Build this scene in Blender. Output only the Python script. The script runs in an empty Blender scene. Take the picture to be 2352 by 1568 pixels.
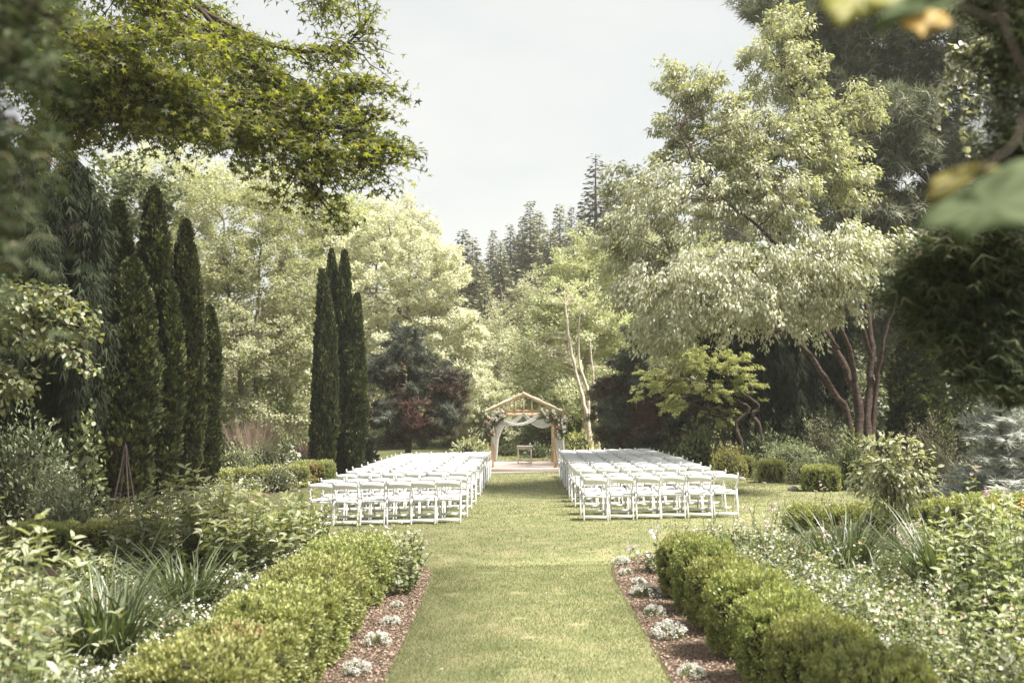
import bpy, math, random
import numpy as np
from mathutils import Vector, Matrix, geometry
R = math.radians
sc = bpy.context.scene

# ------------------------------------------------------------ camera, sky, sun, exposure
CAMZ = 2.12
F = 2287.0                                   # 35 mm lens for a 2352 px wide reading of the photograph
PITCH, YAW = math.atan((930 - 784) / F), math.atan((1208 - 1176) / F)
cd = bpy.data.cameras.new('camera'); cam = bpy.data.objects.new('camera', cd)
sc.collection.objects.link(cam); sc.camera = cam
cam.location = (0, 0, CAMZ); cam.rotation_euler = (R(90) + PITCH, 0, YAW)
cd.lens = 35; cd.sensor_width = 36; cd.clip_start = 0.05; cd.clip_end = 2000
cd.dof.use_dof = True; cd.dof.focus_distance = 22.0; cd.dof.aperture_fstop = 2.0

SUN_EL, SUN_AZ = R(60), R(110)                # azimuth from +Y towards +X
w = bpy.data.worlds.new('World'); sc.world = w; w.use_nodes = True
nt = w.node_tree; nt.nodes.clear()
def N(t, typ, **kw):
    n = t.nodes.new(typ)
    for k, v in kw.items(): setattr(n, k, v)
    return n
sky = N(nt, 'ShaderNodeTexSky', sky_type='NISHITA', sun_disc=False)
sky.sun_elevation = SUN_EL; sky.sun_rotation = SUN_AZ
bgs = N(nt, 'ShaderNodeBackground'); bgs.inputs[1].default_value = 0.07
tc = N(nt, 'ShaderNodeTexCoord'); mp = N(nt, 'ShaderNodeMapping'); mp.inputs['Scale'].default_value = (1, 1, 2.6)
no = N(nt, 'ShaderNodeTexNoise'); no.inputs['Scale'].default_value = 3.6; no.inputs['Detail'].default_value = 6
no.inputs['Roughness'].default_value = .5
cr = N(nt, 'ShaderNodeValToRGB')
cr.color_ramp.elements[0].position = .38; cr.color_ramp.elements[0].color = (.76, .795, .80, 1)
cr.color_ramp.elements[1].position = .62; cr.color_ramp.elements[1].color = (.88, .88, .86, 1)
bgc = N(nt, 'ShaderNodeBackground'); bgc.inputs[1].default_value = 0.362
mx = N(nt, 'ShaderNodeMixShader'); mx.inputs[0].default_value = .93
ow = N(nt, 'ShaderNodeOutputWorld')
L = nt.links.new
L(tc.outputs['Generated'], mp.inputs[0]); L(mp.outputs[0], no.inputs[0]); L(no.outputs[0], cr.inputs[0]); L(cr.outputs[0], bgc.inputs[0])
L(sky.outputs[0], bgs.inputs[0]); L(bgs.outputs[0], mx.inputs[1]); L(bgc.outputs[0], mx.inputs[2]); L(mx.outputs[0], ow.inputs[0])
sl = bpy.data.lights.new('sun', 'SUN'); sun = bpy.data.objects.new('sun', sl); sc.collection.objects.link(sun)
sl.energy = 5.0; sl.angle = R(9); sl.color = (1, .95, .87)
sd = Vector((math.sin(SUN_AZ) * math.cos(SUN_EL), math.cos(SUN_AZ) * math.cos(SUN_EL), math.sin(SUN_EL)))
sun.rotation_euler = sd.to_track_quat('Z', 'Y').to_euler(); sun.location = (20, 30, 60)
vs = sc.view_settings; vs.view_transform = 'Standard'; vs.look = 'None'; vs.exposure = 1.46; vs.gamma = 1; vs.use_curve_mapping = False
sc.cycles.max_bounces = 9; sc.cycles.diffuse_bounces = 5; sc.cycles.transmission_bounces = 6; sc.cycles.volume_bounces = 1
sc.cycles.use_denoising = True
sc.cycles.sample_clamp_indirect = 6

# ------------------------------------------------------------ helpers
rng = np.random.default_rng(7)
RM = np.array(cam.rotation_euler.to_matrix())
def ray(x, y):
    return RM @ np.array([(x - 1176) / F, (784 - y) / F, -1.0])
def smooth(a, b, t):
    t = np.clip((t - a) / (b - a), 0, 1); return t * t * (3 - 2 * t)
def gz(x, y):
    x = np.asarray(x, float); y = np.asarray(y, float)
    z = 0.02 * np.clip(x, -8, 8) * (1 - smooth(30, 36, y))
    z = z + smooth(62, 150, y) * (16 + 5 * np.sin(x * .03 + .6)) + smooth(20, 90, np.abs(x)) * smooth(30, 70, y) * 5
    z = z + smooth(150, 420, y) * 20
    return z
def P(x, y, Y):
    d = ray(x, y); t = Y / d[1]; return np.array([d[0] * t, Y, CAMZ + d[2] * t])
def G(x, y, zo=0.0):
    d = ray(x, y); z = zo
    for _ in range(8):
        t = (z - CAMZ) / d[2]; z = zo + float(gz(d[0] * t, d[1] * t))
    return np.array([d[0] * t, d[1] * t, z])
def PX(x, Y):                                # world X of a column at depth Y
    return (x - 1208) / F * Y

class Geo:
    def __init__(s): s.V = []; s.F = {}; s.n = 0; s.A = []
    def add(s, V, Fc, mi=0, a=0.5):
        V = np.asarray(V, float).reshape(-1, 3); Fc = np.asarray(Fc, int)
        s.V.append(V); s.A.append(np.broadcast_to(np.asarray(a, float), (len(V),)))
        s.F.setdefault((Fc.shape[1], mi), []).append(Fc + s.n); s.n += len(V)
    def mesh(s, name, mats, smoothf=False):
        me = bpy.data.meshes.new(name)
        V = np.concatenate(s.V); A = np.concatenate(s.A)
        me.vertices.add(len(V)); me.vertices.foreach_set('co', V.astype(np.float32).ravel())
        idx, st, mi, o = [], [], [], 0
        for (k, m), fl in s.F.items():
            f = np.concatenate(fl); idx.append(f.ravel()); st.append(o + np.arange(len(f)) * k); mi.append(np.full(len(f), m)); o += f.size
        idx = np.concatenate(idx); st = np.concatenate(st); mi = np.concatenate(mi)
        me.loops.add(len(idx)); me.loops.foreach_set('vertex_index', idx.astype(np.int32))
        me.polygons.add(len(st)); me.polygons.foreach_set('loop_start', st.astype(np.int32))
        me.polygons.foreach_set('material_index', mi.astype(np.int32))
        if smoothf: me.polygons.foreach_set('use_smooth', np.ones(len(st), bool))
        at = me.attributes.new('v', 'FLOAT', 'POINT'); at.data.foreach_set('value', A.astype(np.float32))
        for m in mats: me.materials.append(m)
        me.update(calc_edges=True)
        return me
    def build(s, name, mats, parent=None, smoothf=False):
        if not isinstance(mats, (list, tuple)): mats = [mats]
        o = bpy.data.objects.new(name, s.mesh(name, mats, smoothf)); sc.collection.objects.link(o)
        if parent: o.parent = parent
        return o
def tag(o, label=None, cat=None, group=None, kind=None):
    if label: o['label'] = label
    if cat: o['category'] = cat
    if group: o['group'] = group
    if kind: o['kind'] = kind
    return o
def empty(name, loc, label, cat, group=None, rz=0, s=1):
    o = bpy.data.objects.new(name, None); sc.collection.objects.link(o); o.location = tuple(loc); o.rotation_euler = (0, 0, rz)
    o.scale = (s, s, s); o.empty_display_size = .1
    return tag(o, label, cat, group)
def copy_tree(o, loc, rz=0, s=None, label=None, group=None, top=True):
    c = o.copy(); sc.collection.objects.link(c)
    if top:
        c.location = tuple(loc); c.rotation_euler = (0, 0, rz)
        if s is not None: c.scale = s if isinstance(s, tuple) else (s, s, s)
        if label: c['label'] = label
        if group: c['group'] = group
    for ch in list(o.children):
        k = ch.copy(); sc.collection.objects.link(k); k.parent = c
        for g in list(ch.children):
            q = g.copy(); sc.collection.objects.link(q); q.parent = k
    return c

def box(g, c, s, mi=0, a=.5, M=None, bev=0.0):
    """box with chamfered edges (octagonal profile in XY when bev>0)"""
    x, y, z = np.array(s) / 2
    if bev <= 0:
        V = np.array([[i * x, j * y, k * z] for k in (-1, 1) for i, j in ((-1, -1), (1, -1), (1, 1), (-1, 1))])
        Fc = [[0, 3, 2, 1], [4, 5, 6, 7], [0, 1, 5, 4], [1, 2, 6, 5], [2, 3, 7, 6], [3, 0, 4, 7]]
        if M is not None: V = V @ np.array(M).T
        g.add(V + np.array(c), Fc, mi, a); return
    b = bev
    rings = []
    for zz, ins in ((-z, b), (-z + b, 0), (z - b, 0), (z, b)):
        X, Y = x - ins, y - ins
        rings.append([[-X + b, -Y, zz], [X - b, -Y, zz], [X, -Y + b, zz], [X, Y - b, zz], [X - b, Y, zz], [-X + b, Y, zz], [-X, Y - b, zz], [-X, -Y + b, zz]])
    V = np.array(rings).reshape(-1, 3)
    Fq = [[r * 8 + k, r * 8 + (k + 1) % 8, r * 8 + 8 + (k + 1) % 8, r * 8 + 8 + k] for r in range(3) for k in range(8)]
    if M is not None: V = V @ np.array(M).T
    V = V + np.array(c); n0 = g.n
    g.add(V, Fq, mi, a)
    g.F.setdefault((8, mi), []).append(np.array([[n0 + k for k in range(7, -1, -1)], [n0 + 24 + k for k in range(8)]]))
def beam(g, p, q, wx, wy, mi=0, a=.5, bev=0.0, up=(0, 0, 1)):
    p = np.array(p, float); q = np.array(q, float); d = q - p; Ln = np.linalg.norm(d); d /= Ln
    u = np.array(up, float)
    if abs(d @ u) > .95: u = np.array([0, 1, 0.])
    sx = np.cross(u, d); sx /= np.linalg.norm(sx); sy = np.cross(d, sx)
    box(g, (p + q) / 2, (wx, wy, Ln), mi, a, np.stack([sx, sy, d], 1), bev)
def tube(g, pts, rad, sides=6, mi=0, a=.5, cap=False):
    pts = np.asarray(pts, float); n = len(pts); rad = np.broadcast_to(np.asarray(rad, float), (n,))
    t = np.gradient(pts, axis=0); t /= (np.linalg.norm(t, axis=1, keepdims=True) + 1e-9)
    ref = np.array([0.31, 0.95, 0.05]) if abs(t[0] @ np.array([0.31, 0.95, .05])) < .9 else np.array([1., 0, 0])
    u = np.cross(t, ref); u /= (np.linalg.norm(u, axis=1, keepdims=True) + 1e-9); v = np.cross(t, u)
    an = np.arange(sides) / sides * 2 * np.pi
    V = pts[:, None] + rad[:, None, None] * (np.cos(an)[None, :, None] * u[:, None] + np.sin(an)[None, :, None] * v[:, None])
    i = np.arange(n - 1)[:, None] * sides; k = np.arange(sides)[None]; k2 = (k + 1) % sides
    Fq = np.stack([i + k, i + k2, i + sides + k2, i + sides + k], -1).reshape(-1, 4)
    g.add(V.reshape(-1, 3), Fq, mi, a)
def ellipsoid(g, c, r, mi=0, a=.5, seg=10, rg=7, noise=0.0, rs=None):
    th = np.linspace(0.02, np.pi - .02, rg); ph = np.arange(seg) / seg * 2 * np.pi
    D = np.stack([np.sin(th)[:, None] * np.cos(ph), np.sin(th)[:, None] * np.sin(ph), np.cos(th)[:, None] * np.ones(seg)], -1)
    k = 1.0
    if noise: k = 1 + noise * (rs or rng).normal(size=(rg, seg, 1))
    V = (D * k * np.array(r) + np.array(c)).reshape(-1, 3)
    Fq = [[i * seg + j, (i + 1) * seg + j, (i + 1) * seg + (j + 1) % seg, i * seg + (j + 1) % seg] for i in range(rg - 1) for j in range(seg)]
    g.add(V, Fq, mi, a)

# leaf templates: (verts Nx3 in x=side, y=along, z=normal ; faces)
T_QUAD = (np.array([[0, 0, 0], [.5, .5, .08], [0, 1, 0], [-.5, .5, .08]]), np.array([[0, 1, 2, 3]]))
T_TRI = (np.array([[-.5, 0, 0], [.5, 0, 0], [0, 1, 0]]), np.array([[0, 1, 2]]))
T_OVAL = (np.array([[0, 0, 0], [.38, .25, .10], [.42, .6, .08], [0, 1, -.12], [-.42, .6, .08], [-.38, .25, .10], [0, .5, -.02]]),
          np.array([[0, 1, 6, 5], [6, 1, 2, 3], [5, 6, 3, 4]]))
def _maple(lobes=5):
    V = [[0, 0, 0]]; Fs = []
    ang = np.linspace(-125, 125, lobes); tips = [.62, .9, 1.0, .9, .62] if lobes == 5 else [.8, 1, .8]
    nb = []
    for k in range(lobes + 1):
        a = R(-125 - 22 + k * (250 / (lobes - 1)) + (22 - 31.25 if lobes == 5 else 0)) if 0 < k < lobes else R(-155 if k == 0 else 155)
        r = .34 if 0 < k < lobes else .14
        V.append([math.sin(a) * r, math.cos(a) * r, .03]); nb.append(len(V) - 1)
    for k in range(lobes):
        a = R(ang[k]); V.append([math.sin(a) * tips[k], math.cos(a) * tips[k], -.10]); Fs.append([0, nb[k + 1], len(V) - 1, nb[k]])
    V = np.array(V); V[:, 1] += .1
    return V * np.array([.62, .62, .62]), np.array(Fs)
T_MAPLE = _maple()
def _tuft(n=5, spread=.5):
    V = []; Fs = []
    for k in range(n):
        a = (k - (n - 1) / 2) / n * spread * 2.4; z = ((k % 2) - .5) * spread * .6
        d = np.array([math.sin(a), math.cos(a), z]); sdd = np.array([math.cos(a), -math.sin(a), 0]) * .045
        i = len(V); V += [(-sdd).tolist(), sdd.tolist(), (d * (1 - .12 * abs(k - (n - 1) / 2))).tolist()]; Fs.append([i, i + 1, i + 2])
    return np.array(V), np.array(Fs)
T_TUFT = _tuft(3, .75); T_TUFT[0][:, 0] *= 1.5
T_FAR = (np.array([[-.5, .15, 0], [.45, .3, .06], [.05, 1, 0]]), np.array([[0, 1, 2]]))
T_MAPLE3 = _maple(3)
T_SPRAY = _tuft(3, .38)

def unit(a): return a / (np.linalg.norm(a, axis=-1, keepdims=True) + 1e-9)
def leaves(g, pts, axis, nrm, size, T, width=1.0, mi=0, a=None, rs=None):
    rs = rs or rng
    n = len(pts); axis = unit(axis); nrm = nrm - (nrm * axis).sum(-1, keepdims=True) * axis; nrm = unit(nrm); side = np.cross(axis, nrm)
    V, Fc = T; size = np.broadcast_to(size, (n,))
    W = pts[:, None] + size[:, None, None] * (V[None, :, 0:1] * width * side[:, None] + V[None, :, 1:2] * axis[:, None] + V[None, :, 2:3] * nrm[:, None])
    if a is None: a = rs.random(n)
    k = len(V); Ff = (Fc[None] + (np.arange(n) * k)[:, None, None]).reshape(-1, Fc.shape[1])
    g.add(W.reshape(-1, 3), Ff, mi, np.repeat(a, k))
def rdir(n, rs): return unit(rs.normal(size=(n, 3)))
def catmull(pts, m=8):
    p = np.asarray(pts, float); p = np.vstack([2 * p[0] - p[1], p, 2 * p[-1] - p[-2]]); out = []
    for i in range(1, len(p) - 2):
        for t in np.arange(m) / m:
            out.append(.5 * ((2 * p[i]) + (-p[i - 1] + p[i + 1]) * t + (2 * p[i - 1] - 5 * p[i] + 4 * p[i + 1] - p[i + 2]) * t * t + (-p[i - 1] + 3 * p[i] - 3 * p[i + 1] + p[i + 2]) * t ** 3))
    out.append(p[-2]); return np.array(out)

# ------------------------------------------------------------ materials
def mat_base(name):
    m = bpy.data.materials.new(name); m.use_nodes = True; t = m.node_tree; t.nodes.clear()
    return m, t, N(t, 'ShaderNodeOutputMaterial')
def ramp(t, cols, pos=None):
    r = N(t, 'ShaderNodeValToRGB'); e = r.color_ramp.elements
    pos = pos or [i / (len(cols) - 1) for i in range(len(cols))]
    while len(e) < len(cols): e.new(.5)
    for i, (c, p_) in enumerate(zip(cols, pos)): e[i].position = p_; e[i].color = (*c, 1)
    return r
def leaf_mat(name, cols, pos=None, rough=.5, spec=.35, trans=.32, tcol=(1.25, 1.3, .55), scale=1.5, var=.25, back=None):
    m, t, o = mat_base(name); l = t.links.new
    at = N(t, 'ShaderNodeAttribute', attribute_name='v'); r = ramp(t, cols, pos); l(at.outputs['Fac'], r.inputs[0])
    ge = N(t, 'ShaderNodeNewGeometry'); nz = N(t, 'ShaderNodeTexNoise'); nz.inputs['Scale'].default_value = scale; nz.inputs['Detail'].default_value = 2
    l(ge.outputs['Position'], nz.inputs['Vector'])
    oi = N(t, 'ShaderNodeObjectInfo')
    ad = N(t, 'ShaderNodeMath', operation='ADD'); l(nz.outputs[0], ad.inputs[0]); l(oi.outputs['Random'], ad.inputs[1])
    mr = N(t, 'ShaderNodeMapRange'); mr.inputs[1].default_value = .3; mr.inputs[2].default_value = 1.7; mr.inputs[3].default_value = 1 - var; mr.inputs[4].default_value = 1 + var
    l(ad.outputs[0], mr.inputs[0])
    hv = N(t, 'ShaderNodeHueSaturation'); l(r.outputs[0], hv.inputs['Color']); l(mr.outputs[0], hv.inputs['Value'])
    hm = N(t, 'ShaderNodeMapRange'); hm.inputs[1].default_value = 0; hm.inputs[2].default_value = 1; hm.inputs[3].default_value = .478; hm.inputs[4].default_value = .500; hv.inputs['Saturation'].default_value = .88
    l(oi.outputs['Random'], hm.inputs[0]); l(hm.outputs[0], hv.inputs['Hue'])
    col = hv.outputs[0]
    if back:
        mb = N(t, 'ShaderNodeMix', data_type='RGBA'); l(ge.outputs['Backfacing'], mb.inputs[0]); l(col, mb.inputs[6]); mb.inputs[7].default_value = (*back, 1); col = mb.outputs[2]
    p = N(t, 'ShaderNodeBsdfPrincipled'); l(col, p.inputs['Base Color']); p.inputs['Roughness'].default_value = rough; p.inputs['Specular IOR Level'].default_value = spec
    tr = N(t, 'ShaderNodeBsdfTranslucent'); mc = N(t, 'ShaderNodeMix', data_type='RGBA', blend_type='MULTIPLY'); mc.inputs[0].default_value = 1
    l(hv.outputs[0], mc.inputs[6]); mc.inputs[7].default_value = (*tcol, 1); l(mc.outputs[2], tr.inputs[0])
    ms = N(t, 'ShaderNodeMixShader'); ms.inputs[0].default_value = trans; l(p.outputs[0], ms.inputs[1]); l(tr.outputs[0], ms.inputs[2]); l(ms.outputs[0], o.inputs[0])
    return m
def solid_mat(name, cols, scale=8, rough=.7, bump=.3, stretch=(1, 1, 1), spec=.3, detail=5, bscale=None, obj=True, dist=.02):
    m, t, o = mat_base(name); l = t.links.new
    c = N(t, 'ShaderNodeTexCoord'); mpp = N(t, 'ShaderNodeMapping'); mpp.inputs['Scale'].default_value = stretch; l(c.outputs['Object'], mpp.inputs[0])
    nz = N(t, 'ShaderNodeTexNoise'); nz.inputs['Scale'].default_value = scale; nz.inputs['Detail'].default_value = detail; l(mpp.outputs[0], nz.inputs[0])
    r = ramp(t, cols, [.3 + .4 * i / (len(cols) - 1) for i in range(len(cols))]); l(nz.outputs[0], r.inputs[0])
    p = N(t, 'ShaderNodeBsdfPrincipled'); l(r.outputs[0], p.inputs['Base Color']); p.inputs['Roughness'].default_value = rough; p.inputs['Specular IOR Level'].default_value = spec
    if bump:
        n2 = N(t, 'ShaderNodeTexNoise'); n2.inputs['Scale'].default_value = bscale or scale * 3; n2.inputs['Detail'].default_value = 4; l(mpp.outputs[0], n2.inputs[0])
        b = N(t, 'ShaderNodeBump'); b.inputs['Strength'].default_value = bump; b.inputs['Distance'].default_value = dist; l(n2.outputs[0], b.inputs['Height']); l(b.outputs[0], p.inputs['Normal'])
    l(p.outputs[0], o.inputs[0]); return m

M = {}
M['lawn'] = solid_mat('lawn', [(.13, .145, .06), (.20, .205, .095), (.27, .24, .135)], 2.2, .9, .4, bscale=60)
M['grass'] = leaf_mat('grass_blades', [(.14, .165, .065), (.225, .25, .105), (.31, .31, .165), (.44, .38, .25)], [0, .45, .82, 1], .6, .25, .3, (1.1, 1.15, .6), .9, .22)
M['mulch'] = solid_mat('bark_mulch', [(.12, .08, .05), (.20, .135, .09), (.28, .195, .135)], 26, .9, .9, bscale=70)
M['chip'] = leaf_mat('mulch_chips', [(.14, .098, .062), (.22, .158, .105), (.30, .225, .155), (.42, .33, .25)], None, .8, .2, .0)
M['soil'] = solid_mat('forest_floor', [(.045, .042, .022), (.075, .08, .03), (.12, .125, .05)], .5, .95, .6, bscale=6)
M['gravel'] = solid_mat('gravel', [(.20, .19, .18), (.36, .34, .32)], 60, .9, .7)
M['paving'] = solid_mat('pink_paving', [(.66, .55, .49), (.74, .64, .58)], 3, .8, .15)
M['paving_edge'] = solid_mat('timber_edge', [(.46, .33, .27), (.54, .42, .35)], 10, .8, .2)
M['white'] = solid_mat('white_resin', [(.69, .69, .687), (.73, .73, .727)], 5, .42, .0, spec=.4)
M['cushion'] = solid_mat('white_vinyl', [(.72, .72, .715), (.75, .75, .745)], 5, .38, .0, spec=.4)
M['bolt'] = solid_mat('dull_metal', [(.25, .2, .15), (.3, .25, .2)], 5, .4, 0)
M['cedar'] = solid_mat('cedar_post', [(.42, .28, .17), (.56, .40, .26), (.64, .48, .34)], 9, .75, .3, (1, 1, .12))
M['log'] = solid_mat('live_edge_slab', [(.50, .36, .24), (.68, .55, .41), (.76, .66, .53)], 7, .8, .6)
M['fabric'] = leaf_mat('sheer_fabric', [(.86, .85, .82), (.90, .89, .87)], None, .8, .1, .45, (1, 1, .97), 1, .02)
M['iron'] = solid_mat('rusted_iron', [(.06, .045, .04), (.13, .10, .09)], 20, .7, .2)
M['terracotta'] = solid_mat('terracotta', [(.42, .21, .13), (.55, .32, .22)], 12, .85, .3)
M['rock'] = solid_mat('rock', [(.22, .20, .17), (.40, .37, .33)], 9, .9, .5)
M['bark_dark'] = solid_mat('bark_dark', [(.03, .022, .016), (.075, .055, .04)], 9, .9, .8, (1, 1, .25))
M['bark_red'] = solid_mat('bark_cherry', [(.02, .012, .009), (.055, .032, .024), (.12, .085, .07)], 9, .8, 1.0, (1, 1, 2.6))
M['bark_pale'] = solid_mat('bark_birch', [(.36, .29, .22), (.58, .50, .41), (.70, .62, .53)], 5, .8, .4, (1, 1, 1.6))
M['bark_grey'] = solid_mat('bark_grey', [(.10, .08, .06), (.22, .18, .14)], 8, .9, .6, (1, 1, .3))
M['twig'] = solid_mat('brown_twigs', [(.10, .05, .03), (.20, .11, .07)], 8, .9, .0)
M['stem'] = solid_mat('green_stems', [(.07, .09, .03), (.13, .15, .06)], 8, .7, .0)
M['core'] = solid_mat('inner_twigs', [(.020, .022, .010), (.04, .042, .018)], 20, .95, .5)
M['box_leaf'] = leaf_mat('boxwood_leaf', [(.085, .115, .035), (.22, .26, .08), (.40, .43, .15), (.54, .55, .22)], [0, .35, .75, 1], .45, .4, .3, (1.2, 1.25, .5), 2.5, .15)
M['box_far'] = leaf_mat('boxwood_leaf_shaded', [(.05, .075, .02), (.10, .13, .03), (.17, .19, .045)], None, .45, .4, .25, (1.2, 1.25, .5), 2.5, .15)
M['box_brown'] = leaf_mat('boxwood_scorched', [(.34, .22, .09), (.46, .34, .14), (.52, .44, .17)], None, .6, .2, .2)
M['maple'] = leaf_mat('maple_leaf', [(.05, .066, .02), (.088, .108, .032), (.15, .168, .05), (.27, .27, .09)], None, .5, .3, .48, (1.5, 1.55, .42), .5, .3)
M['silver'] = leaf_mat('silvery_leaf', [(.24, .255, .16), (.40, .415, .29), (.60, .605, .50), (.76, .76, .69)], [0, .4, .8, 1], .42, .45, .3, (1.2, 1.25, .5), .35, .25)
M['pale'] = leaf_mat('pale_variegated_leaf', [(.40, .405, .26), (.53, .53, .37), (.66, .65, .50), (.76, .74, .62)], None, .6, .25, .45, (1.05, 1.08, .85), .3, .2)
M['mid'] = leaf_mat('fresh_green_leaf', [(.24, .27, .14), (.36, .39, .22), (.48, .50, .31), (.58, .58, .40)], None, .5, .35, .42, (1.15, 1.2, .7), .3, .3)
M['willow'] = leaf_mat('grey_green_leaf', [(.42, .44, .28), (.54, .55, .37), (.64, .64, .48)], None, .5, .35, .44, (1.05, 1.1, .8), .3, .22)
M['birch'] = leaf_mat('birch_leaf', [(.36, .39, .22), (.50, .52, .32), (.64, .65, .47), (.78, .78, .68)], [0, .5, .85, 1], .42, .5, .42, (1.1, 1.2, .7), .5, .25)
M['lime'] = leaf_mat('lime_maple_leaf', [(.30, .34, .14), (.44, .47, .21), (.58, .58, .32)], None, .5, .3, .45, (1.15, 1.2, .6), .8, .2)
M['dark'] = leaf_mat('dark_needles', [(.012, .018, .008), (.023, .031, .014), (.045, .054, .026)], None, .75, .1, .12, (1, 1.1, .6), .5, .35)
M['pine'] = leaf_mat('grey_pine_needles', [(.13, .145, .095), (.21, .225, .15), (.31, .32, .22), (.42, .42, .31)], [0, .5, .85, 1], .6, .3, .2, (1, 1.1, .7), .35, .35)
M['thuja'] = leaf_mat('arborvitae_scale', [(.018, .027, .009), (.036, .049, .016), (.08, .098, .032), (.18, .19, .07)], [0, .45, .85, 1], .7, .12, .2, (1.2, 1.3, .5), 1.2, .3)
M['blue'] = leaf_mat('blue_green_needles', [(.04, .055, .036), (.075, .098, .066), (.14, .165, .115), (.24, .26, .19)], None, .55, .3, .12, (1, 1.1, .8), .8, .3)
M['rust'] = leaf_mat('rusty_inner_foliage', [(.05, .028, .016), (.10, .052, .03), (.16, .09, .055)], None, .8, .1, .15, (1, .9, .7), .8, .3)
M['spruce'] = leaf_mat('blue_spruce_needles', [(.18, .21, .16), (.32, .35, .29), (.50, .52, .46), (.62, .63, .57)], None, .5, .35, .1, (1, 1, .9), 2, .2)
M['fir'] = leaf_mat('fir_needles', [(.17, .185, .095), (.26, .265, .145), (.36, .35, .21)], None, .7, .2, .12, (1, 1.1, .7), .06, .3)
M['firbrown'] = leaf_mat('fir_needles_thin', [(.13, .12, .07), (.20, .175, .11), (.26, .22, .15)], None, .7, .2, .12, (1, 1.1, .7), .06, .3)
M['shrub'] = leaf_mat('shrub_leaf', [(.09, .12, .05), (.17, .205, .085), (.28, .31, .145)], None, .45, .4, .25, (1.2, 1.3, .5), 1.5, .25)
M['shrubdk'] = leaf_mat('dark_shrub_leaf', [(.055, .074, .035), (.105, .13, .06), (.21, .23, .13)], None, .4, .4, .2, (1.2, 1.3, .5), 1.5, .25)
M['phlox'] = leaf_mat('perennial_leaf', [(.09, .12, .055), (.18, .22, .11), (.31, .34, .19), (.46, .47, .30)], None, .42, .45, .33, (1.2, 1.25, .5), 2, .2)
M['lily'] = leaf_mat('daylily_blade', [(.05, .075, .032), (.09, .12, .055), (.17, .205, .10)], None, .38, .5, .28, (1.2, 1.3, .5), 2, .2)
M['gold'] = leaf_mat('golden_shrub_leaf', [(.24, .26, .06), (.36, .36, .11), (.44, .42, .18)], None, .5, .3, .35)
M['burg'] = leaf_mat('burgundy_leaf', [(.06, .02, .025), (.12, .045, .05), (.17, .08, .08)], None, .5, .4, .25, (1.2, .8, .8))
M['pinemound'] = leaf_mat('mugo_needles', [(.10, .10, .055), (.17, .165, .09), (.26, .25, .145)], None, .6, .25, .15, (1, 1.1, .6), 3, .25)
M['lace'] = leaf_mat('laceleaf', [(.14, .18, .095), (.23, .27, .15), (.34, .37, .22)], None, .5, .35, .3)
M['varieg'] = leaf_mat('cream_edged_leaf', [(.20, .24, .12), (.38, .40, .26), (.55, .56, .42)], None, .5, .3, .3)
M['petal'] = leaf_mat('white_petal', [(.62, .60, .54), (.76, .75, .70), (.82, .82, .79)], None, .6, .2, .3, (1, 1, .95), 3, .06)
M['pink'] = leaf_mat('pink_petal', [(.62, .40, .42), (.70, .52, .54), (.78, .66, .67)], None, .6, .2, .3, (1, .95, .95), 3, .06)
M['red'] = leaf_mat('red_petal', [(.42, .14, .08), (.56, .28, .16), (.62, .40, .26)], None, .6, .2, .3, (1, .9, .8), 3, .1)
M['yellow'] = leaf_mat('yellow_petal', [(.62, .34, .03), (.72, .45, .06), (.76, .55, .15)], None, .6, .2, .3, (1, .95, .6), 3, .1)
M['peach'] = leaf_mat('peach_petal', [(.66, .44, .32), (.74, .58, .45), (.78, .68, .58)], None, .6, .2, .3, (1, .95, .9), 3, .1)
M['bigleaf_y'] = leaf_mat('yellow_green_broadleaf', [(.28, .28, .03), (.33, .31, .045)], None, .5, .3, .45, (1.1, 1.1, .4), 12, .15)
M['bigleaf_g'] = leaf_mat('grey_green_broadleaf', [(.055, .085, .025), (.10, .135, .055), (.18, .195, .12)], [.25, .5, .75], .75, .12, .3, (1.1, 1.2, .6), 14, .3)
M['bigleaf_o'] = leaf_mat('orange_broadleaf', [(.50, .36, .03), (.56, .42, .06)], None, .5, .3, .45, (1.1, 1, .5), 12, .12)
M['reed'] = leaf_mat('dry_stems', [(.30, .22, .15), (.42, .32, .23)], None, .8, .1, .1)

# ------------------------------------------------------------ ground, lawn, beds
g = Geo()
xs = np.concatenate([np.linspace(-400, -60, 18), np.linspace(-52, 52, 53), np.linspace(60, 400, 18)])
ys = np.concatenate([np.linspace(-40, 0, 6), np.linspace(2, 60, 59), np.linspace(63, 200, 46), np.linspace(220, 900, 16)])
XX, YY = np.meshgrid(xs, ys); ZZ = gz(XX, YY)
V = np.stack([XX, YY, ZZ], -1).reshape(-1, 3); nx = len(xs)
I = (np.arange(len(ys) - 1)[:, None] * nx + np.arange(nx - 1)[None]).ravel()
g.add(V, np.stack([I, I + 1, I + nx + 1, I + nx], 1)); tag(g.build('ground', M['soil'], smoothf=True), kind='structure')

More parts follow.
